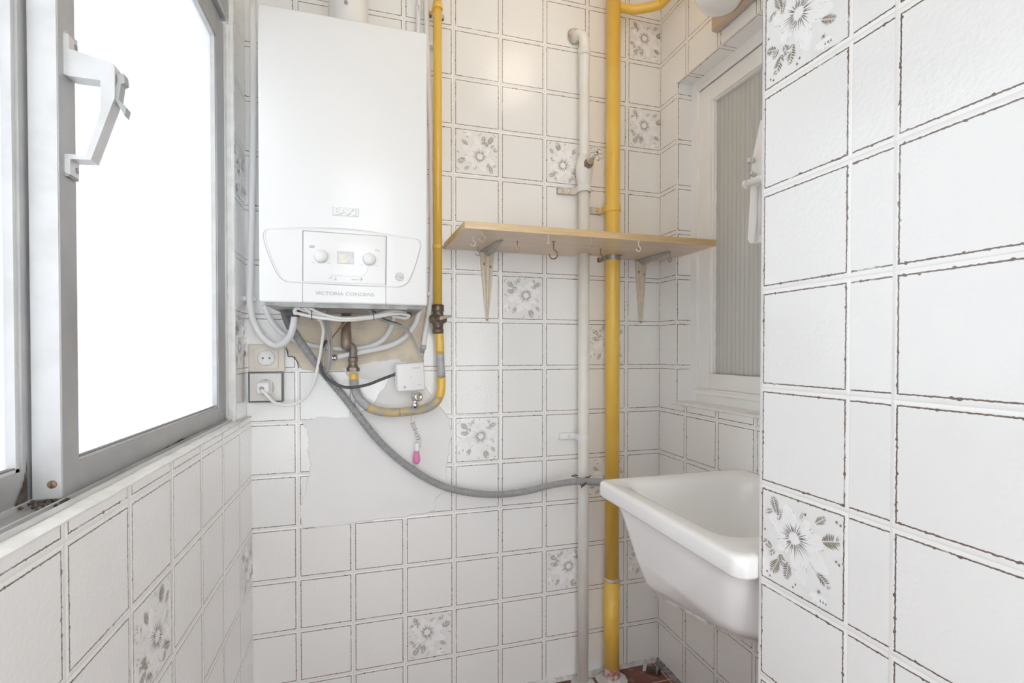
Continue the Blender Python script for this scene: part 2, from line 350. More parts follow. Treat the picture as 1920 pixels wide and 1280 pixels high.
# ------------------------------------------------------------------ flower print (unit square, v down)
def flower_polys(seed):
    rnd = random.Random(seed); P = []
    cx, cy = .44, .42
    for (tx, ty), wd in zip([(.33, .09), (.10, .27), (.22, .60), (.56, .86), (.83, .62), (.80, .34), (.62, .18)], (.105, .11, .10, .11, .12, .12, .08)):
        d = Vector((tx - cx, ty - cy)); L = d.length; d /= L; q = Vector((-d.y, d.x)); n = 14; a = []; b = []
        for i in range(n + 1):
            t = i / n; wv = wd * min(1, .35 + t * 1.5) * (1 - t ** 3.2) ** .8 * 1.02
            if i == n: wv = .004
            a.append(Vector((cx, cy)) + d * L * t + q * (wv + rnd.uniform(-.008, .008))); b.append(Vector((cx, cy)) + d * L * t - q * (wv + rnd.uniform(-.008, .008)))
        for i in range(n): P.append(([a[i], a[i + 1], b[i + 1], b[i]], 'print_white', ('p', tx)))
        for k in range(6):
            o = rnd.uniform(-.6, .6) * wd; s0 = rnd.uniform(.45, .7) * L; s1 = s0 + rnd.uniform(.1, .25) * L
            p0 = Vector((cx, cy)) + d * s0 + q * o; p1 = Vector((cx, cy)) + d * min(s1, L * .95) + q * o * .7
            P.append(([p0 - q * .0022, p1, p0 + q * .0022], 'print_centre', 2))
        for k in range(3):
            o = rnd.choice((-1, 1)) * wd * rnd.uniform(.85, 1.0); s0 = rnd.uniform(.55, .85) * L
            p0 = Vector((cx, cy)) + d * s0 + q * o * (1 - .4 * s0 / L); p1 = p0 + d * .035
            P.append(([p0 - q * .003, p1, p0 + q * .003], 'print_grey', 2))
    for k in range(32):
        a = 2 * PI * k / 32 + rnd.uniform(-.06, .06); r0 = .058 + rnd.uniform(0, .012); r1 = rnd.uniform(.11, .20) + .05 * max(0, math.cos(a - 1.1))
        d = Vector((math.cos(a), math.sin(a))); q = Vector((-d.y, d.x)); c = Vector((cx, cy))
        P.append(([c + d * r0 - q * .0034, c + d * (r0 + .03) - q * .0058, c + d * r1, c + d * (r0 + .03) + q * .0052, c + d * r0 + q * .003], 'print_grey', 3))
    def leaf(x, y, ang, L, W, n=8):
        d = Vector((math.cos(ang), math.sin(ang))); q = Vector((-d.y, d.x)); c = Vector((x, y)) - d * L / 2
        for i in range(n):
            t = (i + .5) / n; wv = W * math.sin(PI * (.12 + .86 * t)) ** .8
            for sgn in (-1, 1):
                if rnd.random() < .06: continue
                b0 = c + d * L * t + q * sgn * .005; tip = c + d * L * min(1.02, t + .16) + q * sgn * wv * rnd.uniform(.85, 1.1)
                th = L / n * .33; P.append(([b0 - d * th, (b0 + tip) / 2 - d * th * 1.1, tip, (b0 + tip) / 2 + d * th * .8, b0 + d * th * .6], 'print_leaf', 2))
    leaf(.19, .15, -1.9, .17, .06); leaf(.11, .24, 2.7, .11, .035, 6); leaf(.25, .24, -1.3, .13, .035, 6)
    leaf(.74, .14, -.7, .14, .045); leaf(.85, .30, -.35, .19, .085, 10); leaf(.10, .60, 3.5, .13, .05); leaf(.16, .67, 2.4, .10, .035, 5)
    leaf(.20, .80, 2.1, .19, .07); leaf(.36, .78, 1.75, .19, .06); leaf(.29, .70, 1.2, .12, .05, 6)
    leaf(.78, .70, .5, .17, .05); leaf(.53, .16, -1.2, .08, .02, 4)
    for k in range(5):                                   # bud
        a = .6 + k * .5; c = Vector((.73, .85)); d = Vector((math.cos(a), math.sin(a))); q = Vector((-d.y, d.x))
        P.append(([c, c + d * .07 - q * .03, c + d * .13, c + d * .07 + q * .03], 'print_white', 1))
    for k in range(6):
        a = k * PI / 3; c = Vector((.73, .83)); d = Vector((math.cos(a), math.sin(a))); q = Vector((-d.y, d.x))
        P.append(([c - q * .004, c + d * .035, c + q * .004], 'print_grey', 3))
    for k in range(3):
        c = Vector((.74 + .03 * k, .92)); P.append(([c, c + Vector((.012, -.03)), c + Vector((.02, .004))], 'print_grey', 3))
    for (x, y) in ((.45, .88), (.42, .92), (.90, .46), (.93, .48), (.08, .90), (.12, .93), (.90, .09), (.94, .11), (.56, .13), (.05, .45)):
        P.append(([Vector((x, y)), Vector((x + .018, y - .012)), Vector((x + .024, y + .012)), Vector((x + .006, y + .016))], 'print_grey', 2))
    out = []; key = None; idx = 0
    for pts, m, lay in P:
        if not (isinstance(lay, tuple) and lay == key): idx += 1
        key = lay; out.append((pts, m, idx))
    return out
FL = [flower_polys(i) for i in range(4)]

# a tiled wall: origin, two in-plane directions, face normal; tile intervals as (a, b, frac_a, frac_b)
def tiled(mb, o, ud, vd, nd, us, vs, holes=(), flowers={}, cells=None):
    o = Vector(o); ud = Vector(ud); vd = Vector(vd); nd = Vector(nd)
    flip = ud.cross(vd).dot(nd) < 0
    def emit(a, b, c, d, fu, fv):
        (ua, ub, ga, gb), (va, vb, ha, hb) = fu, fv
        U = lambda x: ga + (gb - ga) * (x - ua) / (ub - ua); V = lambda x: ha + (hb - ha) * (x - va) / (vb - va)
        q = [(a, c), (b, c), (b, d), (a, d)]
        if flip: q = q[::-1]
        mb.face([o + ud * x + vd * y for x, y in q], 'glazed_tile', [(U(x), V(y)) for x, y in q])
    for i, fu in enumerate(us):
        for j, fv in enumerate(vs):
            rects = [(fu[0], fu[1], fv[0], fv[1])]
            for h in holes:
                nr = []
                for (a, b, c, d) in rects:
                    x0, x1, y0, y1 = max(a, h[0]), min(b, h[1]), max(c, h[2]), min(d, h[3])
                    if x0 >= x1 - 1e-6 or y0 >= y1 - 1e-6: nr.append((a, b, c, d)); continue
                    if a < x0: nr.append((a, x0, c, d))
                    if x1 < b: nr.append((x1, b, c, d))
                    if c < y0: nr.append((x0, x1, c, y0))
                    if y1 < d: nr.append((x0, x1, y1, d))
                rects = nr
            for r in rects: emit(*r, fu, fv)
            if (i, j) in flowers and rects:
                rot = flowers[(i, j)]; a0 = fu[0] - fu[2] * (fu[1] - fu[0]) / (fu[3] - fu[2]); w_ = (fu[1] - fu[0]) / (fu[3] - fu[2])
                c0 = fv[0] - fv[2] * (fv[1] - fv[0]) / (fv[3] - fv[2]); h_ = (fv[1] - fv[0]) / (fv[3] - fv[2])
                for pts, m, lay in FL[(i + j) % 4]:
                    q = []
                    for p in pts:
                        x, y = .5 + (p.x - .5) * .94, .5 + (p.y - .5) * .94
                        for _ in range(rot): x, y = 1 - y, x
                        X = a0 + x * w_; Y = c0 + (1 - y) * h_
                        q.append((min(max(X, fu[0]), fu[1]), min(max(Y, fv[0]), fv[1])))
                    pp = [o + ud * x + vd * y + nd * (.00012 + .0000025 * lay) for x, y in q]
                    if len(pp) > 2:
                        ar = sum(q[k][0] * q[(k + 1) % len(q)][1] - q[(k + 1) % len(q)][0] * q[k][1] for k in range(len(q)))
                        if (ar < 0) != flip: pp = pp[::-1]
                        mb.face(pp, m)
T = .15
def vrows(z0, z1):              # rows of tiles; global line j at z=(13.95-j)*T
    out = []; j = 30
    base = .0 - T + (13.95 % 1) * T
    k = 0
    while True:
        a = (13.95 - 14) * T + k * T; b = a + T; k += 1
        if a >= z1: break
        a2, b2 = max(a, z0), min(b, z1)
        if b2 - a2 < 1e-4: continue
        out.append((a2, b2, (a2 - a) / T, (b2 - a) / T))
    return out
H = 2.38
XL, XU, XR, XP, YP, YEND = -.5684, -.58, .7295, .3315, -.8937, -2.6

# ------------------------------------------------------------------ setting
fl = MB(); fl.box(-.9, 1.6, YEND - .1, .1, -.08, 0, 'terracotta'); struct(fl.build('floor'))
ce = MB(); ce.box(-.9, 1.0, YEND - .1, .1, H, H + .08, 'ceiling_paint'); struct(ce.build('ceiling'))

def row_index(rows, j):         # index of the row that lies between global lines j and j+1
    z = (13.95 - j - 1) * T
    for k, r in enumerate(rows):
        if abs((r[0] - r[2] * T) - z) < 1e-3: return k
    return -1

# back wall, with the torn-out patch under the boiler and the smooth white patch below it
mb = MB()
us = [(XU - .0, -.45, 1 - (XU - -.45) / -T, 1)] + [(i * T, (i + 1) * T, 0, 1) for i in range(-3, 4)] + [(.60, XR, 0, (XR - .60) / T)]
us[0] = (XU, -.45, .07, .93); us[0] = (XU, -.45, 1 - .13 / T, 1)
vs = vrows(0, H)
col = lambda c: c + 4
fls = {}
for c, j, rot in ((0, 2, 2), (2, 2, 3), (4, -1, 0), (4, 1, 0), (1, 5, 1), (3, 6, 1), (0, 8, 1), (3, 9, 2), (2, 11, 1), (4, 11, 1), (-1, 12, 0), (1, -2, 1)):
    fls[(col(c), row_index(vs, j))] = rot
tiled(mb, (0, 0, 0), (1, 0, 0), (0, 0, 1), (0, -1, 0), us, vs, flowers=fls)
mb.box(-.75, XR + .02, .0006, .06, 0, H, 'plaster')
def blob(pts, Y, thick, m, jag=.003, seed=1, sub=5):
    rnd = random.Random(seed); W = [onY(px, py, 0) for px, py in pts]; out = []
    for i, p in enumerate(W):
        q = W[(i + 1) % len(W)]
        for k in range(sub):
            t = k / sub; v = p.lerp(q, t); out.append((v.x + rnd.uniform(-jag, jag), v.z + rnd.uniform(-jag, jag)))
    cxm = sum(a for a, b in out) / len(out); czm = sum(b for a, b in out) / len(out)
    tri = mathutils.geometry.tessellate_polygon([[Vector((a, b, 0)) for a, b in out]]); inn = [(cxm + (a - cxm) * .985, czm + (b - czm) * .98) for a, b in out]
    A = [Vector((a, 0, b)) for a, b in out]; B = [Vector((a, -thick, b)) for a, b in inn]
    mb.grid([A, B], m, closed_u=True, smooth=False)
    for t in tri:
        q = [B[i] for i in t]
        if (q[1] - q[0]).cross(q[2] - q[0]).y > 0: q = q[::-1]
        mb.face(q, m)
blob([(541, 560), (800, 560), (800, 600), (797, 655), (790, 700), (700, 704), (660, 706), (640, 695), (566, 693), (558, 678), (552, 668), (538, 664), (536, 650), (541, 620)], 0, .0035, 'broken_mortar', .0015, 3)
blob([(540, 555), (790, 555), (788, 600), (770, 618), (700, 614), (640, 616), (575, 612), (545, 600)], 0, .0075, 'broken_mortar', .003, 5)
blob([(566, 790), (600, 780), (650, 783), (700, 760), (735, 700), (770, 690), (842, 782), (848, 812), (842, 850), (836, 880), (842, 905), (816, 940), (818, 958), (762, 968), (700, 975), (640, 984), (566, 990), (561, 950), (573, 920), (577, 895), (583, 870), (577, 845), (580, 820)], 0, .0022, 'patch_plaster', .003, 9)
blob([(640, 690), (660, 712), (740, 705), (765, 680), (735, 672), (690, 680)], 0, .0045, 'patch_plaster', .004, 11)
for (a, b, c_, d_) in ((536, 652, 540, 668), (540, 668, 553, 672), (553, 672, 560, 690), (660, 703, 668, 712)):
    p, q = onY(a, b, -.008), onY(c_, d_, -.008); mb.tube([p, p.lerp(q, .5) + Vector((.002, 0, .003)), q], .0012, 'crack', 5)
struct(mb.build('wall_back'))

# lower left wall and its rough painted ledge
mb = MB(); y0 = 5.8905
ys = [(0, T * (y0 - 5), 1 - (y0 - 5), 1)] + [(T * (y0 - i), T * (y0 - i + 1), 0, 1) for i in range(5, -9, -1)] + [(T * (y0 + 9), 2.6, 0, .7)]
vs = vrows(0, .914)
fls = {(4 + 0, row_index(vs, 9)): 3, (0, row_index(vs, 10)): 1}
fls = {(i, j): r for (i, j), r in fls.items()}
tiled(mb, (XL, 0, 0), (0, -1, 0), (0, 0, 1), (1, 0, 0), ys, vs, flowers=fls)
mb.box(-.75, XL - .0006, -2.6, .0, 0, .912, 'plaster')
struct(mb.build('wall_left'))
mb = MB(); rnd = random.Random(4); rows = []
for k in range(90):
    y = -.118 - k * .0276; e = rnd.uniform(-.0022, .0022); zt = rnd.uniform(-.001, .001)
    rows.append([(XL - .03, y, .9172 + zt * .5), (-.588, y, .9172 + zt * .5), (XL - .003 + e * .6, y, .9165 + zt * .6), (XL + .0008, y, .9148 + e * .3), (XL + .0004, y, .9125 + e * .3)])
mb.grid(rows, 'sill_paint', smooth=False); mb.box(-.75, XU, -2.6, -.0, .900, .9135, 'sill_paint')
mb.box(-.60, XL + .0003, -.118, 0, .9125, .9145, 'sill_paint')
struct(mb.build('trim_1'))
# upper left strip
mb = MB()
vs2 = vrows(.914, H)
tiled(mb, (XU, 0, 0), (0, -1, 0), (0, 0, 1), (1, 0, 0), [(0, .117, .04, .82)], vs2, flowers={(0, row_index(vs2, 3)): 1, (0, row_index(vs2, 6)): 2})
mb.box(-.75, XU - .0006, -.116, 0, .914, H, 'plaster')
rows = []
for k in range(60):
    z = .914 + k * (H - .914) / 59; e = rnd.uniform(-.0012, .0012)
    rows.append([(-.599, -.1165, z), (-.5965, -.1185 + e, z), (-.5865, -.1195 + e, z), (-.5810 + e, -.1185, z), (XU + .0004, -.113 + e, z)])
mb.grid(rows, 'sill_paint', smooth=False)
mb.box(-.75, -.597, -2.6, 0, 2.34, H, 'plaster')
struct(mb.build('wall_left_upper'))

# right wall with the recess of the inner window
mb = MB()
NY0, NY1, NZ0, NZ1 = .097, .68, .9265, 1.985
ys = [(0, .1518, .02, 1)] + [(.1518 + k * T, .1518 + (k + 1) * T, 0, 1) for k in range(5)]
ys[-1] = (ys[-1][0], .8937, 0, .95)
vs = vrows(0, H)
tiled(mb, (XR, 0, 0), (0, -1, 0), (0, 0, 1), (-1, 0, 0), ys, vs, holes=[(NY0, NY1, NZ0, NZ1)])
# reveal faces
XG = .787
def rv(n): return [(r[0], r[1], r[2], r[3]) for r in n]
tiled(mb, (XR, -NY0, 0), (1, 0, 0), (0, 0, 1), (0, -1, 0), [(0, XG - XR + .02, 0, .5)], [r for r in [(max(a, NZ0), min(b, NZ1), fa + (max(a, NZ0) - a) / T, fb - (b - min(b, NZ1)) / T) for a, b, fa, fb in vs] if r[1] > r[0] + 1e-4])
tiled(mb, (XR, 0, NZ1), (1, 0, 0), (0, -1, 0), (0, 0, -1), [(0, XG - XR + .02, 0, .5)], [(NY0, .1518, .65, 1), (.1518, .3018, 0, 1), (.3018, .4518, 0, 1), (.4518, .6018, 0, 1), (.6018, NY1, 0, .5)])
mb.box(XR + .0006, XR + .12, -NY0 + .0006, .05, 0, H, 'plaster'); mb.box(XR + .0006, XR + .12, -1.2, -NY1, 0, H, 'plaster')
mb.box(XR + .0006, XR + .12, -NY1, -NY0, 0, NZ0 - .001, 'plaster'); mb.box(XR + .0006, XR + .12, -NY1, -NY0, NZ1 + .0006, H, 'plaster')
struct(mb.build('wall_right'))
mb = MB(); rnd = random.Random(12); rows = []
for k in range(40):
    y = -.085 - k * .0155; e = rnd.uniform(-.0008, .0008)
    rows.append([(XG + .01, y, NZ0 + .004), (XR + .004, y, NZ0 + .002 + e), (XR - .004, y, NZ0 + e), (XR - .005 + e, y, NZ0 - .006), (XR + .001, y, NZ0 - .009 + e)])
mb.grid(rows, 'sill_paint', smooth=False); mb.box(XR, XG + .02, -NY1, -NY0, NZ0 - .006, NZ0 + .0015, 'sill_paint')
struct(mb.build('trim_2'))

# pillar: the near wall beside the camera
mb = MB()
vsp = []
for r in vrows(0, H): vsp.append(r)
off = (13.95 - 4.0136) * T % T - (13.95 * T % T)      # its courses sit a hair higher
vsp = [(a + off if a > 0 else 0, min(b + off, H), fa, fb) for a, b, fa, fb in vsp]
usp = [(-YP, 1.0407, .02, 1), (1.0407, 1.0917, .33, .67)] + [(1.0917 + k * T, 1.0917 + (k + 1) * T, 0, 1) for k in range(10)] + [(2.5917, 2.6, .0, .1)]
fls = {(0, row_index(vrows(0, H), 3)): 0, (0, row_index(vrows(0, H), 8)): 0, (5, row_index(vrows(0, H), 5)): 1, (4, row_index(vrows(0, H), 12)): 2, (7, row_index(vrows(0, H), 9)): 2}
tiled(mb, (XP, 0, 0), (0, -1, 0), (0, 0, 1), (-1, 0, 0), usp, vsp, flowers=fls)
mb.box(XP + .0006, XR + .05, -2.6, YP + .0, 0, H, 'plaster')
rows = []
for k in range(80):
    z = k * H / 79; e = rnd.uniform(-.0006, .0006)
    rows.append([(XP + .01, YP + .0012, z), (XP + .003, YP + .0026 + e, z), (XP - .0004, YP + .002, z), (XP - .0008, YP - .0015 + e, z)])
mb.grid(rows, 'plaster', smooth=False)
tiled(mb, (XP + .004, YP + .0015, 0), (1, 0, 0), (0, 0, 1), (0, 1, 0), [(0, .15, 0, 1), (.15, .30, 0, 1), (.30, XR - XP - .004, 0, .7)], vrows(0, H))
struct(mb.build('wall_near_right'))

# wall behind the camera, with a tall frosted window, widened to add fill light
mb = MB()
wx0, wx1, wz0, wz1 = -.54, .31, .10, 2.32
tiled(mb, (0, YEND, 0), (1, 0, 0), (0, 0, 1), (0, 1, 0), [(-.58 + k * T, -.58 + (k + 1) * T, 0, 1) for k in range(7)], vrows(0, H), holes=[(wx0, wx1, wz0, wz1)])
for bx in ((-.75, wx0, 0, H), (wx1, .5, 0, H), (wx0, wx1, 0, wz0), (wx0, wx1, wz1, H)): mb.box(bx[0], bx[1], YEND - .08, YEND - .0006, bx[2], bx[3], 'plaster')
struct(mb.build('wall_front'))
wb = bpy.data.objects.new('window_3', None); COL.objects.link(wb); wb.location = (wx0, YEND, wz0); struct(wb)
f = MB()
for bx in ((wx0, wx0 + .03, wz0, wz1), (wx1 - .03, wx1, wz0, wz1), (wx0, wx1, wz0, wz0 + .03), (wx0, wx1, wz1 - .03, wz1)): f.box(bx[0], bx[1], YEND - .04, YEND + .005, bx[2], bx[3], 'aluminium')
f.box(-.115, -.085, YEND - .04, YEND + .005, wz0, wz1, 'aluminium'); f.build('window_frame', wb)
g = MB(); g.box(wx0 + .02, wx1 - .02, YEND - .022, YEND - .018, wz0 + .02, wz1 - .02, 'pale_glass'); g.build('glass', wb)

# ------------------------------------------------------------------ left sliding window
win = bpy.data.objects.new('window_1', None); COL.objects.link(win); win.location = (-.62, -.12, .915); struct(win)
XS = -.603; ZB, ZT, GB, GT = .919, 1.917, .9589, 1.853
f = MB()
f.box(-.70, -.588, -2.58, -.06, .900, .9175, 'aluminium')                      # bottom track
for x in (-.5895, -.6005, -.634, -.668): f.box(x - .0012, x + .0012, -2.58, -.06, .9175, .9235, 'aluminium_lit')
f.box(-.70, -.590, -2.58, -.06, 1.925, 2.005, 'aluminium')                    # transom
f.box(-.593, -.5905, -2.58, -.06, 1.918, 1.928, 'aluminium_lit')
f.box(-.70, -.600, -.10, -.06, .9175, 2.0, 'aluminium'); f.box(-.70, -.590, -2.60, -2.56, .9175, 2.0, 'aluminium')
f.build('window_frame', win)
g = MB(); g.box(-.70, -.594, -2.58, -.119, 2.006, H - .001, 'aluminium', .002)
for z in (2.03, 2.33): g.box(-.5945, -.592, -2.55, -.15, z, z + .004, 'aluminium_lit')
g.build('added_top_box', win)  # box added in place of upper panes to cut neutral light high up
def sash(ya, yb, x, st=.035, far=.080, screws=False):
    # ya: near (camera-side) edge, yb: far edge, x: room-side face
    s_ = MB(); d = .028
    s_.box(x - d, x, ya, ya + st, ZB, ZT, 'aluminium', .0012); s_.box(x - d, x, yb - far, yb, ZB, ZT, 'aluminium', .0012)
    s_.box(x - d, x - .0006, ya + .002, yb - .002, ZB, GB, 'aluminium'); s_.box(x - d, x - .0006, ya + .002, yb - .002, GT, ZT, 'aluminium')
    s_.box(x - .012, x - .003, ya + st - .003, ya + st + .0015, GB, GT, 'aluminium_lit'); s_.box(x - .012, x - .003, yb - far - .006, yb - far, GB - .003, GT, 'aluminium_lit')
    s_.box(x - .012, x - .003, ya + st, yb - far, GB - .001, GB + .004, 'aluminium_lit'); s_.box(x - .012, x - .003, ya + st, yb - far, GT - .005, GT, 'aluminium_lit')
    s_.box(x - .010, x - .0035, ya + st, yb - far, GB + .004, GB + .0055, 'dark_seal')
    o = s_.build('sash', win)
    gg = MB(); gg.box(x - .016, x - .012, ya + st - .004, yb - far + .004, GB - .005, GT + .005, 'frosted_glass'); p = gg.build('glass', o)
    return o
s1 = sash(-.8146, -.085, XS, .035, .092)
e_ = MB(); e_.box(XS - .029, XS - .0012, -.8158, -.8140, ZB + .004, ZT, 'aluminium_lit', .0005); e_.build('lit_stile_edge', s1)  # thin pale sheet, daylight on the stile put into its colour
sash(-1.60, -.790, XS - .032, .035, .036); sash(-2.40, -1.57, XS, .035, .035)
# screws on the edge of the stile
q = onY(98, 908, -.8158); s_ = MB(); s_.lathe(q, (0, -1, 0), [(0, .0048), (.001, .0047), (.0016, .0038), (.0018, 0)], 'rust_metal', 20)
s_.box(q.x - .0004, q.x + .0004, -.8180, -.8173, q.z - .0045, q.z + .0045, 'socket_dark'); s_.build('screw', s1)['label'] = 'rusty slotted screw'
# grime along the bottom rail and the track
gm = MB(); rnd = random.Random(2)
for (ya, yb, x, zb, hh) in ((-.60, -.28, XS + .0006, .920, .0055), (-.28, -.12, XS + .0006, .920, .003), (-.78, -.60, XS + .0006, .920, .0014)):
    n = 30; top = []; bot = []
    for k in range(n + 1):
        y = ya + (yb - ya) * k / n; h = hh * (.3 + .7 * math.sin(PI * k / n)) * rnd.uniform(.6, 1.2); top.append((x, y, zb + h)); bot.append((x, y, zb - .001))
    gm.grid([bot, top], 'grime', smooth=False)
n = 24; top = []; bot = []
for k in range(n + 1):
    y = -.845 + .026 * k / n; h = .050 * (k / n) ** 1.6 * rnd.uniform(.7, 1.1); top.append((XS - .0314, y, .921 + h)); bot.append((XS - .0314, y, .9195))
gm.grid([bot, top], 'grime', smooth=False)
for k in range(60):
    y = -.84 + rnd.gauss(.015, .014); x = XS + rnd.uniform(-.030, .008); r = rnd.uniform(.0008, .0028)
    bm = bmesh.new(); bmesh.ops.create_icosphere(bm, subdivisions=1, radius=r); bmesh.ops.translate(bm, verts=bm.verts, vec=(x, min(y, -.817), .921)); gm.addbm(bm, 'grime')
gm.build('grime', win)
# handle
h = MB(); hy = -.7945                                         # profile in X-Z, thick along Y
def hp(px, py): p = onY(px, py, hy); return (p.x, p.z)
prof = [(127, 71), (136, 74), (137, 101), (180, 112), (218, 127), (222, 134), (222, 190), (214, 215), (196, 258), (177, 306), (172, 304), (168, 300), (150, 300), (141, 302), (139, 332), (129, 330), (128, 295), (165, 297), (172, 285), (196, 215), (196, 158), (140, 150), (128, 147)]
# clean two-part bracket built from straight pieces
def piece(pts, th=.0125, m='aluminium_lit'):
    P = [hp(*q) for q in pts]; h.prism(P, (0, hy + th / 2, 0), (1, 0, 0), (0, 0, 1), (0, 1, 0), -th, m)
W_ = .019
piece([(126, 70), (137, 73), (138, 100), (138, 150), (127, 146)], W_)
piece([(138, 100), (218, 126), (222, 134), (196, 158), (138, 150)], W_)
piece([(222, 134), (222, 190), (196, 215), (196, 158)], W_)
piece([(222, 190), (178, 305), (168, 299), (196, 215)], W_)
piece([(178, 305), (140, 303), (140, 294), (168, 299)], W_)
piece([(140, 294), (140, 332), (129, 327), (128, 294)], W_)
hnd = h.build('handle', win)
h = MB(); p = Vector((XS, hy, 0)); z1 = hp(140, 85)[1]; z2 = hp(140, 318)[1]
for z in (z1, z2):
    h = MB(); h.box(XS, XS + .004, hy - .009, hy + .012, z - .011, z + .011, 'aluminium'); h.lathe((XS + .004, hy + .005, z), (1, 0, 0), [(0, .004), (.0018, .0036), (.002, 0)], 'steel', 16); h.build('handle_plate', hnd)
h = MB(); a = hp(231, 150); b = hp(225, 190); c = hp(236, 212)
h.prism([(a[0] - .004, a[1] + .004), (a[0] + .003, a[1] + .005), (a[0] + .004, a[1] - .006), (a[0], a[1] - .008), (b[0] + .001, b[1]), (c[0] + .003, c[1] + .004), (c[0] + .001, c[1] - .006), (b[0] - .002, b[1] - .002), (b[0] - .004, b[1] + .004), (a[0] - .004, a[1] - .006)], (0, hy + .006, 0), (1, 0, 0), (0, 0, 1), (0, 1, 0), -.012, 'aluminium')
h.build('latch_trigger', hnd)

# ------------------------------------------------------------------ inner window in the recess
w2 = bpy.data.objects.new('window_2', None); COL.objects.link(w2); w2.location = (XG, -.1, NZ0); struct(w2)
def rect_frame(mb, y0, y1, z0, z1, wd, x0, x1, m, bev=.002):     # y0>y1 (going to the camera)
    mb.box(x0, x1, y0 - wd, y0, z0, z1, m, bev); mb.box(x0, x1, y1, y1 + wd, z0, z1, m, bev)
    mb.box(x0 + .0003, x1, y1 + wd * .5, y0 - wd * .5, z0, z0 + wd, m, bev); mb.box(x0 + .0003, x1, y1 + wd * .5, y0 - wd * .5, z1 - wd, z1, m, bev)
f = MB(); rect_frame(f, -.086, -.66, NZ0 + .002, NZ1 + .006, .046, XG, XG + .04, 'frame_paint'); rect_frame(f, -.120, -.63, NZ0 + .034, NZ1 - .026, .014, XG - .004, XG + .02, 'frame_paint', .0015)
f.build('window_frame', w2)
f = MB(); rect_frame(f, -.1338, -.61, NZ0 + .045, NZ1 - .0395, .053, XG + .004, XG + .035, 'frame_paint')
rect_frame(f, -.183, -.56, NZ0 + .088, NZ1 - .086, .010, XG + .012, XG + .03, 'frame_paint', .001)
f.box(XG - .012, XG + .02, -.62, -.12, NZ0 + .030, NZ0 + .044, 'frame_paint', .004)
f.build('sash', w2)
f = MB(); rnd = random.Random(3); gy0, gy1, gz0, gz1 = -.192, -.54, 1.0195, 1.899
pts = []
for k in range(60): pts.append((XG + .0225, gy0 - .0005 + rnd.uniform(-.002, .0008), gz0 + (gz1 - gz0) * k / 59))
f.tube(pts, .0025, 'putty', 6)
f.tube([(XG + .0225, gy0 + (gy1 - gy0) * k / 49, gz0 + rnd.uniform(-.001, .002)) for k in range(50)], .0025, 'putty', 6)
f.tube([(XG + .0225, gy0 + (gy1 - gy0) * k / 49, gz1 + rnd.uniform(-.002, .001)) for k in range(50)], .0025, 'putty', 6)
f.build('putty', w2)
g = MB(); N = 20 * 8; r0 = []; r1 = []
for k in range(N + 1):
    y = gy0 + .004 + (gy1 - gy0 - .008) * k / N; x = XG + .026 - .0034 * abs(math.sin(PI * k / 8))
    r0.append((x, y, gz0 - .004)); r1.append((x, y, gz1 + .004))
g.grid([r0, r1], 'ribbed_glass'); g.grid([[(XG + .029, p[1], p[2]) for p in r1], [(XG + .029, p[1], p[2]) for p in r0]], 'ribbed_glass')
g.build('glass', w2)
# the dim room behind it
mb = MB(); mb.box(XR + .12, 1.9, -1.2, .8, 0, 2.6, 'room_grey'); mb2 = MB()
x0, x1, ya, yb, za, zb = XR + .1205, 1.9, -1.2, .8, .0, 2.6
mb2.face([(x1, ya, za), (x1, ya, zb), (x1, yb, zb), (x1, yb, za)], 'room_grey'); mb2.face([(x0, ya, za), (x1, ya, za), (x1, yb, za), (x0, yb, za)], 'room_grey')
mb2.face([(x0, ya, zb), (x0, yb, zb), (x1, yb, zb), (x1, ya, zb)], 'room_grey'); mb2.face([(x0, ya, za), (x0, ya, zb), (x1, ya, zb), (x1, ya, za)], 'room_grey'); mb2.face([(x0, yb, za), (x1, yb, za), (x1, yb, zb), (x0, yb, zb)], 'room_grey')
struct(mb2.build('wall_inner_room'))

# ------------------------------------------------------------------ boiler
YB = -.272; bx0, bx1, bz0, bz1 = -.4957, -.1120, 1.2035, 1.889
boiler = thing('boiler', (-.304, -.01, bz0), 'white wall-hung gas boiler with control panel beside the frosted window', 'boiler')
def bp_(u, v): return onY(470 + u * .1875, 370 + v * .1875, YB)     # place on the boiler's front
m_ = MB(); m_.box(bx0, bx1, YB, -.012, bz0 + .006, bz1, 'boiler_white', .005)
m_.build('casing', boiler)
m_ = MB(); m_.box(bx0 + .01, bx1 - .01, YB + .012, -.015, bz0 - .001, bz0 + .008, 'boiler_under')
m_.box(bx0 + .04, bx1 - .05, YB + .006, YB + .014, bz0 - .004, bz0 + .008, 'boiler_under'); m_.build('bottom_plate', boiler)
outline = [(200, 312), (172, 322), (150, 342), (137, 380), (146, 430), (162, 490), (186, 560), (212, 625), (240, 690), (268, 745), (300, 790), (345, 825), (400, 840), (520, 846), (930, 866), (1350, 886), (1420, 889), (1480, 888), (1530, 872), (1570, 838), (1600, 780), (1625, 710), (1650, 640), (1672, 560), (1690, 490), (1688, 455), (1668, 428), (1625, 412), (1500, 393), (1360, 374), (1150, 345), (950, 325), (760, 316), (520, 310)]
op = [bp_(*q) for q in outline]; sp_ = smooth_path(op + [op[0]], 4)[:-1]
cen = Vector((sum(p.x for p in sp_) / len(sp_), YB, sum(p.z for p in sp_) / len(sp_)))
m_ = MB(); sec = []
for i, p in enumerate(sp_):
    t = (sp_[(i + 1) % len(sp_)] - sp_[i - 1]).normalized(); nn = Vector((t.z, 0, -t.x))
    if nn.dot(cen - p) < 0: nn = -nn
    sec.append([p - nn * .0022 + Vector((0, .0004, 0)), p - nn * .0014 + Vector((0, -.0012, 0)), p + nn * .0012 + Vector((0, -.0014, 0)), p + nn * .0022 + Vector((0, .0004, 0))])
m_.grid(sec, 'boiler_white', closed_v=True)
m_.build('panel_rim', boiler)
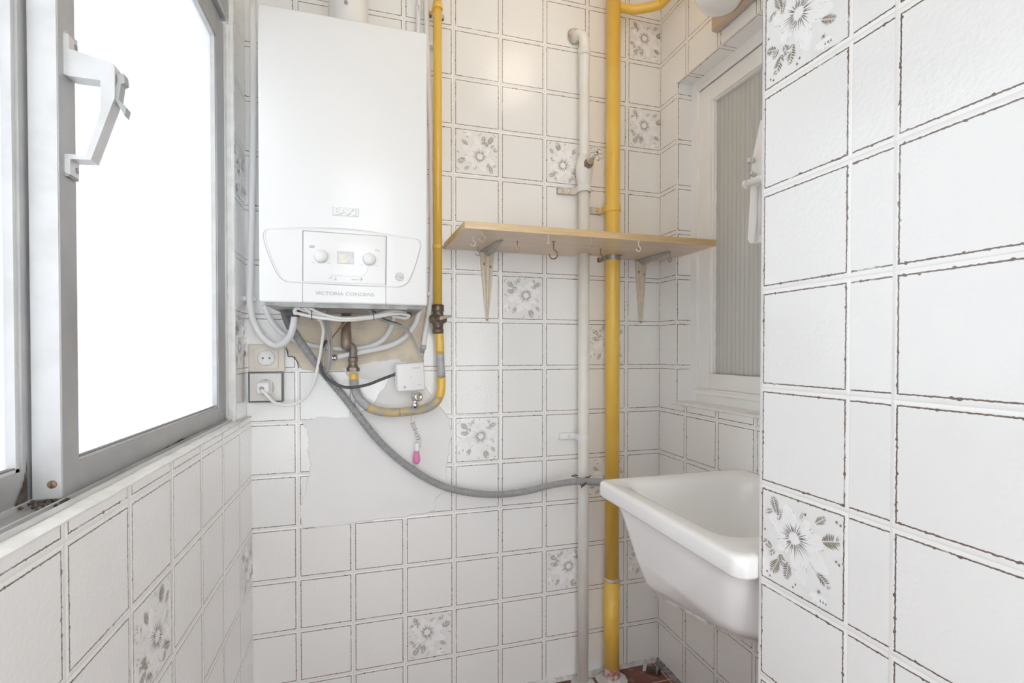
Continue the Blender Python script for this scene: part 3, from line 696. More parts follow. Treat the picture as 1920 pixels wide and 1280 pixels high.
m_ = MB(); m_.tube([p + Vector((0, -.0002, 0)) + (cen - p).normalized() * -.0026 for p in sp_], .0007, 'boiler_grey', 6, closed=True); m_.build('panel_groove', boiler)['label'] = 'grey groove around the control area'
m_ = MB()
def seam(a, b, r=.0007, m='boiler_seam'): m_.tube([bp_(*a) + Vector((0, .0001, 0)), bp_(*b) + Vector((0, .0001, 0))], r, m, 6)
c0, c1, c2, c3 = (522, 332), (1357, 390), (1352, 885), (520, 845)
for a, b in ((c0, c1), (c1, c2), (c2, c3), (c3, c0)): seam(a, b, .0009)
seam(c3, (518, 1058), .0006); seam(c2, (1352, 1098), .0006)
m_.build('seam', boiler)
m_ = MB(); A, B, C_, D = [bp_(*q) for q in (c0, c1, c2, c3)]
x0_, x1_ = A.x + .0012, C_.x - .0012; z0_, z1_ = D.z + .0012, A.z - .0012
m_.box(x0_, x1_, YB - .0022, YB + .001, z0_, z1_, 'boiler_white', .001); cp_ = m_.build('control_panel', boiler)
for u, v in ((706, 592), (1186, 620)):
    c = bp_(u, v); k = MB(); k.lathe((c.x, YB - .002, c.z), (0, -1, 0), [(0, .0152), (.001, .0152), (.001, .0146), (.011, .0138), (.0128, .0128), (.0132, 0)], 'boiler_white', 40); kk = k.build('knob', cp_)
    k = MB(); k.tube([(c.x + .0148 * math.cos(t), YB - .0028, c.z + .0148 * math.sin(t)) for t in [2 * PI * i / 40 for i in range(40)]], .0005, 'boiler_grey', 5, closed=True)
    k.build('knob_ring', kk)
a, b = bp_(867, 541), bp_(1030, 670)
k = MB(); k.box(a.x, b.x, YB - .0032, YB - .001, b.z, a.z, 'boiler_grey', .0006); k.box(a.x + .0009, b.x - .0009, YB - .0036, YB - .003, b.z + .0009, a.z - .0009, 'display'); dsp = k.build('display', cp_); dsp['label'] = 'small rectangular lit display'
for (u, v) in ((902, 600), (940, 585), (985, 600), (940, 630)): k = MB(); p = bp_(u, v); k.box(p.x - .002, p.x + .002, YB - .0039, YB - .0035, p.z - .003, p.z + .003, 'display_orange'); k.build('display_segment', dsp)
c = bp_(1490, 795); k = MB(); k.lathe((c.x, YB, c.z), (0, -1, 0), [(-.001, .0104), (.0014, .0104), (.0018, .0098), (.0012, .0092)], 'boiler_grey', 36); k.lathe((c.x, YB - .0008, c.z), (0, -1, 0), [(0, .0093), (.0006, .0093)], 'gauge_face', 36)
pg_ = k.build('pressure_gauge', boiler); k = MB(); k.prism([(-.006, .0018), (.0065, -.0016), (.006, -.0026)], (c.x, YB - .0016, c.z), (1, 0, 0), (0, 0, 1), (0, -1, 0), .0004, 'socket_dark'); k.build('gauge_needle', pg_)
for u, v in ((797, 797), (1100, 817)):
    c = bp_(u, v); k = MB(); k.lathe((c.x, YB - .002, c.z), (0, -1, 0), [(0, .0042), (.0006, .0042), (.0007, .0034), (.0018, .0031), (.002, 0)], 'boiler_white', 24); k.build('button', cp_)
for (u, v, w1, h1) in ((626, 652, .007, .0009), (780, 660, .008, .0009), (1110, 676, .006, .0009), (1258, 685, .007, .0009), (850, 803, .003, .0022), (848, 824, .006, .0022), (1040, 824, .014, .0009)):
    k = MB(); p = bp_(u, v); k.box(p.x - w1 / 2, p.x + w1 / 2, YB - .0025, YB - .0021, p.z - h1 / 2, p.z + h1 / 2, 'boiler_grey'); k.build('printed_mark', cp_)
k = MB()
for i in range(4): p = bp_(593 + i * 14, 494); k.box(p.x - .0008, p.x + .0008, YB - .0025, YB - .0021, p.z - .003, p.z + .003, 'boiler_grey')
for dz in (-.0018, .0018): p = bp_(614, 494); k.box(p.x - .005, p.x + .005, YB - .0025, YB - .0021, p.z + dz - .0004, p.z + dz + .0004, 'boiler_grey')
k.build('radiator_symbol', cp_); k = MB(); p = bp_(1262, 530); k.tube([p + Vector((-.0035, -.0023, -.002)), p + Vector((-.0035, -.0023, .001)), p + Vector((.002, -.0023, .001)), p + Vector((.0055, -.0023, -.001)), p + Vector((.0065, -.0023, -.0035))], .0006, 'boiler_grey', 5)
k.build('tap_symbol', cp_); k = MB(); k.tube([bp_(q[0], q[1]) + Vector((0, -.0022, 0)) for q in ((810, 778), (900, 785), (1080, 792), (1140, 780), (1165, 740), (1180, 695))], .0003, 'boiler_grey', 5)
k.build('printed_line', cp_)
text_mesh('lettering', 'RESET', bp_(1040, 824) + Vector((0, -.0023, 0)), .0045, 'boiler_grey', .0002, 1.2, cp_)
a, b = bp_(822, 92), bp_(1078, 198)
k = MB(); cc = (a + b) / 2; k.box(a.x, b.x, YB - .0012, YB + .001, cc.z - .0094, cc.z + .0094, 'boiler_white', .0005)
bdg = k.build('badge', boiler)
k = MB()
for bx in ((a.x - .0006, b.x + .0006, cc.z - .0100, cc.z - .0092), (a.x - .0006, b.x + .0006, cc.z + .0092, cc.z + .0096), (a.x - .0006, a.x, cc.z - .0098, cc.z + .0096), (b.x, b.x + .0008, cc.z - .0098, cc.z + .0096)): k.box(bx[0], bx[1], YB - .0012, YB + .001, bx[2], bx[3], 'boiler_grey')
k.build('badge_rim', bdg)
text_mesh('lettering_shadow', 'BAXI', cc + Vector((.0007, -.0012, -.0010)), .0225, 'boiler_grey', .0004, 1.0, bdg, .0002)  # grey offset copy drawn as the shadow of the raised letters
text_mesh('raised_lettering', 'BAXI', cc + Vector((-.0003, -.0018, .0002)), .0225, 'boiler_white', .0008, 1.0, bdg, .0003)
text_mesh('model_lettering', 'VICTORIA CONDENS', (bp_(667, 955) + bp_(1218, 978)) / 2 + Vector((0, -.0003, 0)), .0115, 'boiler_text', .0002, 1.22, boiler)
# outlets under the casing
k = MB(); k.box(-.462, -.430, -.14, -.10, bz0 - .018, bz0 + .004, 'socket_dark', .003); k.build('outlet', boiler); k = MB(); k.box(-.172, -.140, -.14, -.10, bz0 - .016, bz0 + .004, 'socket_dark', .003); k.build('outlet', boiler)
# flue
fx = -.303; flue = thing('flue_pipe', (fx, -.135, bz1), 'white enamelled flue collar rising from the top of the boiler', 'flue pipe')
k = MB(); k.lathe((fx, -.135, bz1 - .001), (0, 0, 1), [(0, .060), (.012, .060), (.014, .0555), (.075, .0505), (.078, .050), (.18, .050), (H - bz1 - .002, .050)], 'boiler_white', 48); k.build('pipe', flue)
k = MB(); p = onY(649, 5, -.187); k.lathe((p.x, -.1875, p.z), (0, -1, 0), [(0, .0045), (.003, .0042), (.0034, 0)], 'steel', 16); k.build('screw', flue)

# ------------------------------------------------------------------ gas pipes
def vtube(name, x, y, z0, z1, r, m, parent=None, n=32):
    k = MB(); k.tube([(x, y, z0), (x, y, (z0 + z1) / 2), (x, y, z1)], r, m, n); return k.build(name, parent)
RX, RY, RR = .521, -.05, .0234
ris = thing('gas_riser_pipe', (RX, RY, 0), 'thick yellow vertical gas pipe from floor to ceiling, behind the sink corner', 'pipe')
zc = onY(1146, 1083, RY).z
vtube('pipe', RX, RY, zc, H, RR, 'yellow_paint', ris); vtube('lower_pipe', RX, RY, .03, zc, RR + .0022, 'yellow_paint', ris)
k = MB(); k.lathe((RX, RY, 0), (0, 0, 1), [(.0, .034), (.012, .030), (.03, .0262), (.045, .0258), (.046, .0245)], 'rust_base', 28); k.build('corroded_foot', ris)['label'] = 'reddish corroded foot of the pipe'
k = MB(); k.lathe((RX, RY, zc - .004), (0, 0, 1), [(-.004, .0256), (0, .0262), (.004, .0258), (.007, .0236)], 'cream_scuff', 28); k.build('joint', ris)
zb_ = onY(1180, 18, RY).z
k = MB(); bp0 = smooth_path([(RX, RY, zb_), (RX + .05, RY - .001, zb_), (.600, RY - .012, zb_ - .003), (.655, RY - .040, zb_ + .001), (.672, -.12, zb_ + .006), (.680, -.30, zb_ + .012), (.682, -.60, zb_ + .02), (.682, -.86, zb_ + .03)], 10)
k.tube(bp0, .0145, 'yellow_paint', 24); k.build('branch_pipe', ris)
# white pipe
WX, WY, WR = .4195, -.045, .0178
wp = thing('water_pipe', (WX, WY, 0), 'cream painted vertical water pipe with a stop tap, left of the thick yellow pipe', 'pipe')
ze = onY(1093, 60, WY).z; zv = onY(1094, 318, WY).z; zk = onY(1093, 345, WY).z
k = MB(); k.tube([(WX, WY, 0.0), (WX, WY, .7), (WX, WY, zv - .03)], WR, 'cream_paint', 28); k.build('lower_pipe', wp)
k = MB(); k.tube(smooth_path([(WX, WY, zv + .01), (WX, WY, ze - .12), (WX, WY, ze - .03), (WX - .004, WY + .012, ze - .004), (WX - .012, WY + .03, ze + .006), (WX - .02, .002, ze + .008)], 8), [WR - .0012] * 41, 'cream_paint', 28); k.build('upper_pipe', wp)
k = MB(); k.lathe((WX, WY, ze - .075), (0, 0, 1), [(-.001, .0185), (.0, .0200), (.02, .0205), (.022, .0185)], 'cream_paint', 24); k.build('elbow_collar', wp); k = MB()
k.lathe((WX - .017, -.004, ze + .008), (.4, -1, 0), [(-.004, .026), (.004, .024), (.012, .021), (.013, .018)], 'cream_scuff', 24); k.build('wall_flange', wp)
k = MB(); k.lathe((WX, WY, zv), (0, 0, 1), [(-.062, .0185), (-.060, .0215), (-.035, .0222), (-.030, .0245), (-.012, .0275), (.010, .0275), (.026, .0235), (.028, .0215), (.042, .021), (.043, .0175)], 'cream_paint', 28); k.build('valve_body', wp)
vd_ = Vector((.06, -.95, .26)).normalized(); vb = Vector((WX, WY, zv + .002)) + vd_ * .020
k = MB(); k.lathe(vb, vd_, [(0, .0155), (.018, .0150)], 'pipe_dull', ngon=6); k.lathe(vb, vd_, [(.018, .0125), (.026, .0115), (.030, .0085), (.052, .0055), (.064, .0055)], 'chrome', 24); k.build('valve_bonnet', wp)
k = MB(); hc = vb + vd_ * .062; a_ = Vector((0, 0, 1)); a_ = (a_ - vd_ * a_.dot(vd_)).normalized(); b_ = vd_.cross(a_)
for i in range(6):
    t0 = 2 * PI * i / 6; c = hc + (a_ * math.cos(t0) + b_ * math.sin(t0)) * .0155; d = (a_ * math.cos(t0) + b_ * math.sin(t0)); q = vd_.cross(d)
    lp = []
    for j in range(18):
        s_ = 2 * PI * j / 18; rr = .0078; lp.append(c + d * (math.cos(s_) * .0095) + q * (math.sin(s_) * rr * (1 + .18 * math.cos(s_))))
    k.tube(lp, .0019, 'chrome', 8, closed=True)
k.lathe(hc, vd_, [(-.003, .0062), (.004, .0058), (.0045, .0035), (.0042, 0)], 'chrome', 20); k.lathe(hc + vd_ * .0045, vd_, [(0, .003), (.0006, 0)], 'socket_dark', 12); k.build('handwheel', wp)['label'] = 'flower-shaped chrome handwheel'

def clamp(name, cx, cy, cz, r, m, m2, label, lw=.045, rw=.016, tilt=0, hh=.011, grp=None):
    t = thing(name, (cx, 0, cz), label, 'pipe clamp', grp)
    k = MB(); rows = []
    for a in range(0, 25):
        th = PI + PI * a / 24; c_, s_ = math.cos(th), math.sin(th)
        rows.append([(cx + c_ * (r + e), cy + s_ * (r + e), cz + z) for e, z in ((.0002, -hh), (.0024, -hh), (.0024, hh), (.0002, hh))])
    k.grid(rows, m, closed_u=True, smooth=False, cap0=True, cap1=True)
    k.box(cx + r - .001, cx + r + .0014, cy, -.001, cz - hh, cz + hh, m); k.box(cx - r - .0014, cx - r + .001, cy, -.001, cz - hh, cz + hh, m)
    k.build('band', t)
    k = MB(); k.box(cx - r - lw, cx - r + .001, -.0045 - .010, -.001, cz - hh, cz + hh, m2, .0015); k.build('strap', t)
    k = MB(); k.box(cx + r - .001, cx + r + rw, -.012, -.001, cz - hh - .002, cz + hh * .6, m2, .0015); k.build('strap_end', t)
    k = MB(); k.lathe((cx - r - lw * .35, -.0145, cz), (0, -1, 0), [(0, .0055), (.003, .005), (.0036, 0)], m, 14); k.build('bolt', t); k = MB(); k.lathe((cx + r + rw * .5, -.0115, cz - .004), (0, -1, 0), [(0, .005), (.006, .0045), (.0066, 0)], 'cream_scuff', 12); k.build('bolt', t)
    return t
clamp('pipe_clamp', RX, RY, onY(1149, 391, RY).z, RR, 'yellow_paint', 'cream_scuff', 'yellow painted clamp with bare strap on the thick gas pipe, above the shelf')
k = clamp('pipe_clamp', RX, RY, onY(1149, 484, RY).z, RR, 'steel', 'rust_metal', 'bare metal clamp on the thick yellow pipe, just below the shelf', .010, .014, hh=.007)
clamp('pipe_clamp', WX, WY, onY(1093, 354, WY).z, WR + .0015, 'cream_paint', 'cream_scuff', 'cream clamp on the white pipe just below its stop tap', .060, .020)
clamp('pipe_clamp', WX, WY, onY(1093, 819, WY).z, WR, 'conduit_white', 'conduit_white', 'white painted clamp on the white pipe, above the grey hose', .052, .020, hh=.010)

# thin gas pipe, valve, U bend, union and elbow up into the boiler
gx, gy, gr = -.055, -.045, .0127
gp = thing('gas_supply_pipe', (gx, gy, 1.0), 'thin yellow gas pipe beside the boiler bending in a U back up beneath it', 'pipe')
zvv = onY(825, 598, gy).z
vtube('upper_pipe', gx, gy, zvv + .035, H, gr, 'yellow_paint', gp, 24)
k = MB(); k.lathe((gx, gy, onY(820, 463, gy).z), (0, 0, 1), [(-.006, gr), (-.005, gr + .0015), (.005, gr + .0015), (.006, gr)], 'yellow_paint', 20); k.build('collar', gp)
k = MB(); k.lathe((gx, gy, zvv), (0, 0, 1), [(-.044, .0130), (-.043, .0165), (-.030, .017), (-.029, .0145), (-.016, .0165), (-.010, .0205), (.006, .0205), (.014, .0165), (.021, .0155), (.022, .018), (.042, .018), (.043, .013)], 'brass_dark', 22)
k.lathe((gx, gy, zvv), (1, 0, .0), [(-.026, .007), (-.022, .012), (.022, .012), (.026, .007)], 'brass_dark', 18); k.build('valve_body', gp)['label'] = 'dark brass gas valve'
k = MB(); k.lathe((gx, gy - .016, zvv), (.3, -1, 0), [(0, .012), (.008, .010), (.012, .006), (.020, .006)], 'brass_dark', 16); k.prism([(-.004, -.005), (.030, -.002), (.031, .002), (.012, .006), (-.004, .005)], (gx + .004, gy - .035, zvv), (1, 0, .25), (0, 0, 1), (0, -1, 0), .005, 'brass_dark'); k.build('valve_key', gp)
lowp = wpath([(824, 618, gy), (825, 645, gy), (826, 680, gy), (828, 712, gy), (826, 738, gy), (814, 757, gy), (793, 767, gy), (765, 771, gy), (735, 773, gy), (708, 770, gy), (690, 763, gy), (676, 750, gy), (667, 733, gy), (664, 718, gy), (663, 700, gy)], 6)
def seg(i0, i1, m, r, nm, lab=None):
    k = MB(); k.tube(lowp[i0:i1 + 1], r, m, 20); o = k.build(nm, gp)
    if lab: o['label'] = lab
n_ = len(lowp)
seg(0, 9, 'yellow_paint', gr - .0004, 'pipe_segment', 'bright yellow length just below the valve'); seg(9, 17, 'grey_paint', gr - .0008, 'pipe_segment', 'grey painted length'); seg(17, 26, 'yellow_paint', gr - .0004, 'pipe_segment', 'yellow length before the bend')
seg(26, 45, 'yellow_worn', gr - .0002, 'pipe_segment', 'worn flaking yellow bend'); seg(45, 60, 'yellow_worn', gr, 'pipe_segment', 'flaking bottom of the U'); seg(60, 80, 'grey_paint', gr, 'pipe_segment', 'grey painted rising length'); seg(80, n_ - 1, 'yellow_paint', gr, 'pipe_segment', 'yellow stub under the union nut')
pu = onY(662, 694, gy); pe = onY(662, 655, gy); pj = onY(649, 652, gy - .005); pt = onY(648, 570, gy - .005)
k = MB(); k.tube(smooth_path([pu, pu.lerp(pe, .6), pe, pe.lerp(pj, .5) + Vector((0, 0, .009)), pj + Vector((0, 0, .002)), pj + Vector((0, 0, .03)), pt + Vector((0, 0, .03))], 6), .0105, 'pipe_dull', 20); k.build('copper_riser', gp)['label'] = 'dull dark metal riser with an elbow'
k = MB(); k.lathe(pj + Vector((0, 0, .008)), (0, 0, 1), [(-.012, .009), (-.008, .0135), (.004, .0142), (.036, .0142), (.038, .0128), (pt.z - pj.z + .02, .0128)], 'pipe_dull', 24); k.build('reducer', gp)
k = MB(); k.lathe(pu + Vector((0, 0, -.003)), (0, 0, 1), [(0, .0178), (.011, .0178)], 'brass_dark', ngon=6); k.lathe(pu + Vector((0, 0, .008)), (0, 0, 1), [(0, .0135), (.004, .0135), (.006, .0118), (.016, .0118), (.018, .0132), (.026, .0132), (.03, .0108)], 'brass_dark', 20); k.build('union_nut', gp)
clz = onY(820, 14, gy).z; t = clamp('pipe_clamp', gx, gy, clz, gr, 'yellow_paint', 'rust_metal', 'small clamp near the top of the thin yellow pipe', .008, .012, hh=.006)
t = thing('pipe_hook', (gx + .02, -.02, onY(829, 463, gy).z), 'small orange screw hook between the thin yellow pipe and the shelf', 'hook')
k = MB(); p = onY(832, 463, -.02); k.tube(smooth_path([(p.x + .006, 0, p.z), (p.x + .005, -.02, p.z), (p.x - .002, -.028, p.z - .002), (p.x - .008, -.03, p.z)], 5), .003, 'yellow_worn', 10); k.lathe((p.x + .002, -.024, p.z), (0, -1, 0), [(0, .005), (.004, .005)], 'yellow_worn', 12); k.build('shank', t)

# chrome tap below the sensor, and pink nozzle
t = thing('gas_test_tap', onY(778, 760, -.06), 'small chrome tap below the white sensor box, on the worn yellow pipe', 'tap')
p = onY(778, 745, -.07); k = MB(); k.lathe(p, (0, 0, 1), [(-.030, .009), (-.018, .0105), (-.016, .008), (-.010, .008), (.000, .011), (.010, .011), (.014, .007)], 'chrome', 20); k.build('tap_body', t)
k = MB(); k.lathe(p + Vector((.004, -.008, .002)), (.35, -1, .1), [(-.004, .010), (.006, .0135), (.014, .0135), (.017, .011), (.0175, .006), (.012, .004)], 'chrome', ngon=None, n=24); k.build('tap_knob', t)
t = thing('pink_capped_nozzle', onY(776, 775, -.03), 'pink capped plastic nozzle hanging on a beaded link over the white patch', 'nozzle')
pp = [onY(*q, -.03) for q in ((774, 776), (774, 792), (777, 800), (780, 812), (784, 822), (785, 832))]
k = MB(); k.tube(smooth_path(pp[:2] + [pp[1]], 4), .0035, 'cream_paint', 12); k.build('stub', t)
k = MB()
for a_, r in ((0, .006), (1, .0052), (2, .006), (3, .0048), (4, .006), (5, .0065)):
    q = Vector(pp[1]).lerp(pp[4], a_ / 5); k.lathe(q, (pp[4] - pp[1]), [(-.003, r * .7), (-.002, r), (.002, r), (.003, r * .7)], 'chrome', 12)
k.tube(smooth_path([pp[3] + Vector((.004, -.002, 0)), pp[4] + Vector((.007, -.002, 0)), pp[5] + Vector((.004, -.001, -.01))], 5), .0012, 'chrome', 8); k.build('link', t)
q0 = onY(782, 830, -.03); k = MB(); k.lathe(q0, (-.02, 0, -1), [(0, .0065), (.002, .0075), (.016, .0068), (.022, .0068), (.024, .0058)], 'white_plastic', 20); k.build('collar', t)
q1 = onY(781, 846, -.03); k = MB(); k.lathe(q1, (-.01, 0, -1), [(0, .0075), (.01, .0090), (.022, .0112), (.030, .0108), (.036, .0078), (.038, .003)], 'pink', 24); k.build('cap', t)['label'] = 'bright pink cap'

# ------------------------------------------------------------------ sensor box
c = onY(768, 706, -.055); t = thing('sensor_box', (c.x, -.03, c.z), 'white square sensor box under the boiler at the end of the black cable', 'sensor box')
k = MB(); hw = .0415; bm = bmesh.new(); bmesh.ops.create_cube(bm, size=1)
for v in bm.verts: v.co = Vector((v.co.x * .082, v.co.y * .036, v.co.z * .082))
bmesh.ops.bevel(bm, geom=list(bm.edges), offset=.006, segments=4, profile=.5, affect='EDGES')
RM = Matrix.Translation(Vector((c.x, -.06, c.z))) @ Matrix.Rotation(math.radians(-3), 4, 'Y') @ Matrix.Rotation(math.radians(8), 4, 'Z')
k.addbm(bm, 'white_plastic', True, RM); k.build('housing', t)
k = MB(); p = RM @ Vector((.0, -.0182, 0)); k.lathe(p, (0, -1, 0), [(0, .0016), (.0006, .0014)], 'boiler_grey', 12); k.build('indicator', t); k = MB(); p2 = RM @ Vector((-.020, -.0182, -.028)); k.lathe(p2, (0, -1, 0), [(0, .0036), (.0008, .003), (.0003, .002)], 'boiler_grey', 16); k.build('indicator', t)
tx = text_mesh('lettering', 'Honeywell', RM @ Vector((.008, -.0183, .026)), .0068, 'boiler_text', .0002, 1.2, t)
k = MB()
p3 = RM @ Vector((.022, -.0182, -.024)); k.box(p3.x - .006, p3.x + .006, p3.y - .0003, p3.y + .0006, p3.z - .0005, p3.z + .0005, 'boiler_grey'); k.build('printed_mark', t)
for i in range(7): k = MB(); q = RM @ Vector((-.0415, -.004, -.03 + i * .010)); k.box(q.x - .0012, q.x + .001, q.y - .008, q.y + .006, q.z - .002, q.z + .002, 'white_plastic'); k.build('vent_rib', t)

# ------------------------------------------------------------------ pipes, hoses, cables under the boiler
def cable(name, pp, r, m, label, cat='cable', n=10, seg=12, grp=None, ends=None):
    P = wpath(pp, n); t = MB(); t.tube(P, r, m, seg); o = t.build(name, loc=P[0]); tag(o, label, cat, grp); return o, P
cable('insulated_pipe', [(474, 0, -.03), (475, 180, -.035), (472, 380, -.035), (469, 520, -.035), (468, 560, -.035), (474, 600, -.035), (492, 632, -.04), (518, 648, -.05), (541, 634, -.09), (550, 610, -.115), (554, 575, -.125)], .0088, 'conduit_white', 'white conduit looping from the left wall edge up under the boiler', 'conduit', 8, 16)
cable('insulated_pipe', [(494, 572, -.05), (508, 600, -.040), (530, 625, -.028), (560, 640, -.018), (600, 650, -.016), (650, 653, -.016), (690, 650, -.018), (716, 638, -.026), (732, 618, -.045), (739, 596, -.07), (740, 572, -.08)], .0074, 'conduit_white', 'white conduit sagging in a shallow arc behind the grey hose', 'conduit', 8, 16)
cable('insulated_pipe', [(632, 669, -.024), (650, 665, -.024), (690, 657, -.026), (730, 648, -.032), (758, 633, -.04), (778, 608, -.05), (788, 575, -.06)], .0080, 'conduit_white', 'lowest white conduit with a metal ring at its open end', 'conduit', 8, 16)
k = MB(); p = onY(628, 670, -.03); k.lathe(p + Vector((-.012, 0, -.002)), (1, 0, .12), [(0, .009), (.004, .0098), (.006, .008), (.010, .0098), (.014, .0098), (.016, .0082)], 'chrome', 20); tag(k.build('hose_ferrule', loc=p), 'shiny metal ferrule at the open end of the lowest white conduit', 'ferrule')
cable('vertical_conduit', [(799, 0, -.022), (802, 100, -.022), (808, 250, -.022), (810, 400, -.022), (810, 500, -.022), (808, 560, -.024), (800, 610, -.03), (794, 648, -.035)], .0078, 'conduit_white', 'white conduit running down between boiler and thin yellow pipe', 'conduit', 10, 16)
cable('vertical_conduit', [(786, -60, -.012), (785, 20, -.012), (784, 60, -.012), (784, 560, -.012)], .0075, 'conduit_white', 'short visible white conduit passing behind the boiler top right corner', 'conduit', 8, 14)
k = MB(); p = onY(794, 650, -.035); k.lathe(p, (-.2, 0, -1), [(-.004, .0088), (.006, .0088), (.007, .0055), (.02, .005)], 'cable_grey', 16); tag(k.build('conduit_end', loc=p), 'grey end cap where the right white conduit stops above the sensor box', 'conduit end')
def clip(px, py, label, w_=.016):
    p = onY(px, py, -.02); t = MB(); t.box(p.x - w_, p.x + w_, -.028, -.001, p.z - .006, p.z + .006, 'white_plastic', .002); t.lathe((p.x + w_ * .8, -.02, p.z), (0, -1, 0), [(0, .004), (.010, .0036), (.0105, 0)], 'cream_paint', 10)
    tag(t.build('conduit_clip', loc=(p.x, 0, p.z)), label, 'clip')
clip(466, 560, 'white plastic clip holding the conduit on the left, by the boiler bottom corner', .018); clip(810, 551, 'white plastic clip holding the right conduit beside the boiler', .015); clip(811, 84, 'white plastic clip high on the right conduit by the yellow pipe', .012)
# corrugated grey drain hose
hp_ = wpath([(534, 572, -.10), (538, 592, -.09), (549, 618, -.075), (570, 650, -.058), (598, 688, -.046), (640, 738, -.040), (672, 779, -.036), (712, 828, -.034), (762, 872, -.034), (820, 907, -.034), (872, 922, -.034), (930, 927, -.036), (985, 921, -.040), (1030, 910, -.052), (1072, 903, -.080), (1098, 902, -.10), (1128, 904, -.17), (1150, 906, -.25), (1165, 912, -.40)], 10)
t = thing('drain_hose', hp_[0], 'long grey corrugated drain hose drooping from the boiler to the sink', 'hose')
L_ = [0]
for a, b in zip(hp_, hp_[1:]): L_.append(L_[-1] + (b - a).length)
tot = L_[-1]; npt = int(tot / .00125); P = []; R = []
j = 0
for i in range(npt + 1):
    s_ = tot * i / npt
    while j < len(L_) - 2 and L_[j + 1] < s_: j += 1
    f_ = (s_ - L_[j]) / max(1e-9, L_[j + 1] - L_[j]); P.append(hp_[j].lerp(hp_[j + 1], f_)); R.append(.0102 + .0009 * (1 if (i % 4) < 2 else -1) if s_ > .06 else .0128)
k = MB(); k.tube(P, R, 'hose_grey', 20); k.build('corrugated_tube', t)
k = MB(); k.tube(P[:52], .0132, 'hose_dark', 20); k.build('cuff', t)['label'] = 'smooth darker grey upper cuff'
p = onY(1096, 902, -.10); k = MB()
lp = [Vector((p.x + .003 * math.sin(a), p.y + .0125 * math.cos(a), p.z + .0125 * math.sin(a))) for a in [2 * PI * i / 20 for i in range(20)]]
k.tube([q + Vector((.009 * (q.z - p.z) / .0125, 0, 0)) for q in lp], .0018, 'wire_dark', 6, closed=True)
k.tube(smooth_path([p + Vector((.006, -.012, .008)), p + Vector((.014, -.010, .018)), p + Vector((.022, .0, .016))], 5), .0016, 'wire_dark', 6); k.tube(smooth_path([p + Vector((-.004, -.012, -.008)), p + Vector((-.014, -.010, -.014)), p + Vector((-.010, .0, -.02))], 5), .0016, 'wire_dark', 6)
k.tube(smooth_path([p + Vector((.0, .010, .004)), p + Vector((-.016, .035, .006)), p + Vector((-.018, .06, .002)), p + Vector((.0, .078, .0)), p + Vector((.02, .06, .0)), p + Vector((.018, .03, .0)), p + Vector((.004, .012, .0))], 5), .0014, 'wire_dark', 6)
tag(k.build('wire_tie', loc=p), 'dark twisted wire tying the grey hose to the white pipe', 'wire')

# cables
cable('white_cable', [(553, 590, -.20), (556, 578, -.20), (575, 583, -.20), (610, 592, -.20), (650, 596, -.20), (700, 591, -.20), (735, 583, -.20), (760, 586, -.19), (742, 578, -.17)], .0040, 'cable_white', 'upper cable of the white bundle sagging beneath the boiler', grp='white cables sagging beneath the boiler')
cable('white_cable', [(562, 573, -.21), (552, 584, -.21), (570, 590, -.21), (610, 597, -.208), (650, 600, -.207), (700, 595, -.207), (740, 588, -.205), (766, 591, -.20), (760, 596, -.18), (735, 592, -.16)], .0040, 'cable_white', 'lower cable of the white bundle sagging beneath the boiler', grp='white cables sagging beneath the boiler')
cable('white_cable', [(575, 568, -.21), (590, 582, -.212), (620, 593, -.213), (650, 597, -.214), (690, 594, -.212), (730, 586, -.205), (752, 578, -.19)], .0038, 'cable_white', 'front cable of the white bundle sagging beneath the boiler', grp='white cables sagging beneath the boiler')
cable('white_cable', [(560, 574, -.20), (580, 578, -.205), (600, 586, -.205), (603, 594, -.19), (596, 600, -.15)], .003, 'cable_white', 'short white cable joining the bundle near its left tie')
cable('cable_tie', [(586, 578, -.205), (584, 588, -.218), (585, 599, -.205)], .0011, 'cable_black', 'left black tie around the white cable bundle', 'cable tie')
cable('cable_tie', [(697, 576, -.205), (700, 588, -.217), (701, 600, -.205)], .0011, 'cable_black', 'right black tie around the white cable bundle', 'cable tie')
cable('grey_cable', [(602, 575, -.15), (606, 600, -.12), (613, 620, -.08), (617, 650, -.06), (617, 680, -.055), (612, 696, -.05), (607, 690, -.045), (608, 665, -.04), (612, 640, -.04)], .0030, 'cable_grey', 'pale grey cable looping down behind the white power cord')
cable('grey_cable', [(606, 575, -.15), (613, 600, -.11), (620, 625, -.07), (622, 655, -.055), (619, 685, -.05), (611, 692, -.05)], .0026, 'cable_grey', 'thinner grey cable just right of the white power cord')
cable('silver_cable', [(690, 580, -.19), (703, 594, -.17), (720, 602, -.14), (745, 608, -.12), (762, 618, -.10), (776, 640, -.08), (787, 665, -.065), (793, 678, -.06)], .0036, 'cable_grey', 'silver grey cable curving from the bundle to the sensor box')
cable('silver_cable', [(697, 576, -.185), (708, 590, -.17), (726, 600, -.14), (748, 607, -.12), (766, 620, -.09), (780, 645, -.07), (790, 670, -.06)], .0016, 'cable_black', 'thin dark wire alongside the silver cable to the sensor box')
cable('bare_wire', [(671, 580, -.12), (650, 603, -.09), (636, 618, -.07), (622, 634, -.05), (618, 650, -.04)], .0018, 'cable_orange', 'orange insulated wire slanting behind the dark metal riser', 'wire')
cable('bare_wire', [(655, 592, -.12), (640, 610, -.09), (627, 628, -.06), (619, 640, -.045)], .0016, 'pipe_dull', 'dark wire slanting beside the orange wire', 'wire')
cable('black_cable', [(612, 638, -.05), (602, 655, -.06), (599, 676, -.07), (606, 700, -.08), (622, 716, -.09), (650, 726, -.09), (685, 722, -.085), (715, 711, -.075), (742, 701, -.065)], .0042, 'cable_black', 'black cable curving from behind the hose to the sensor box')
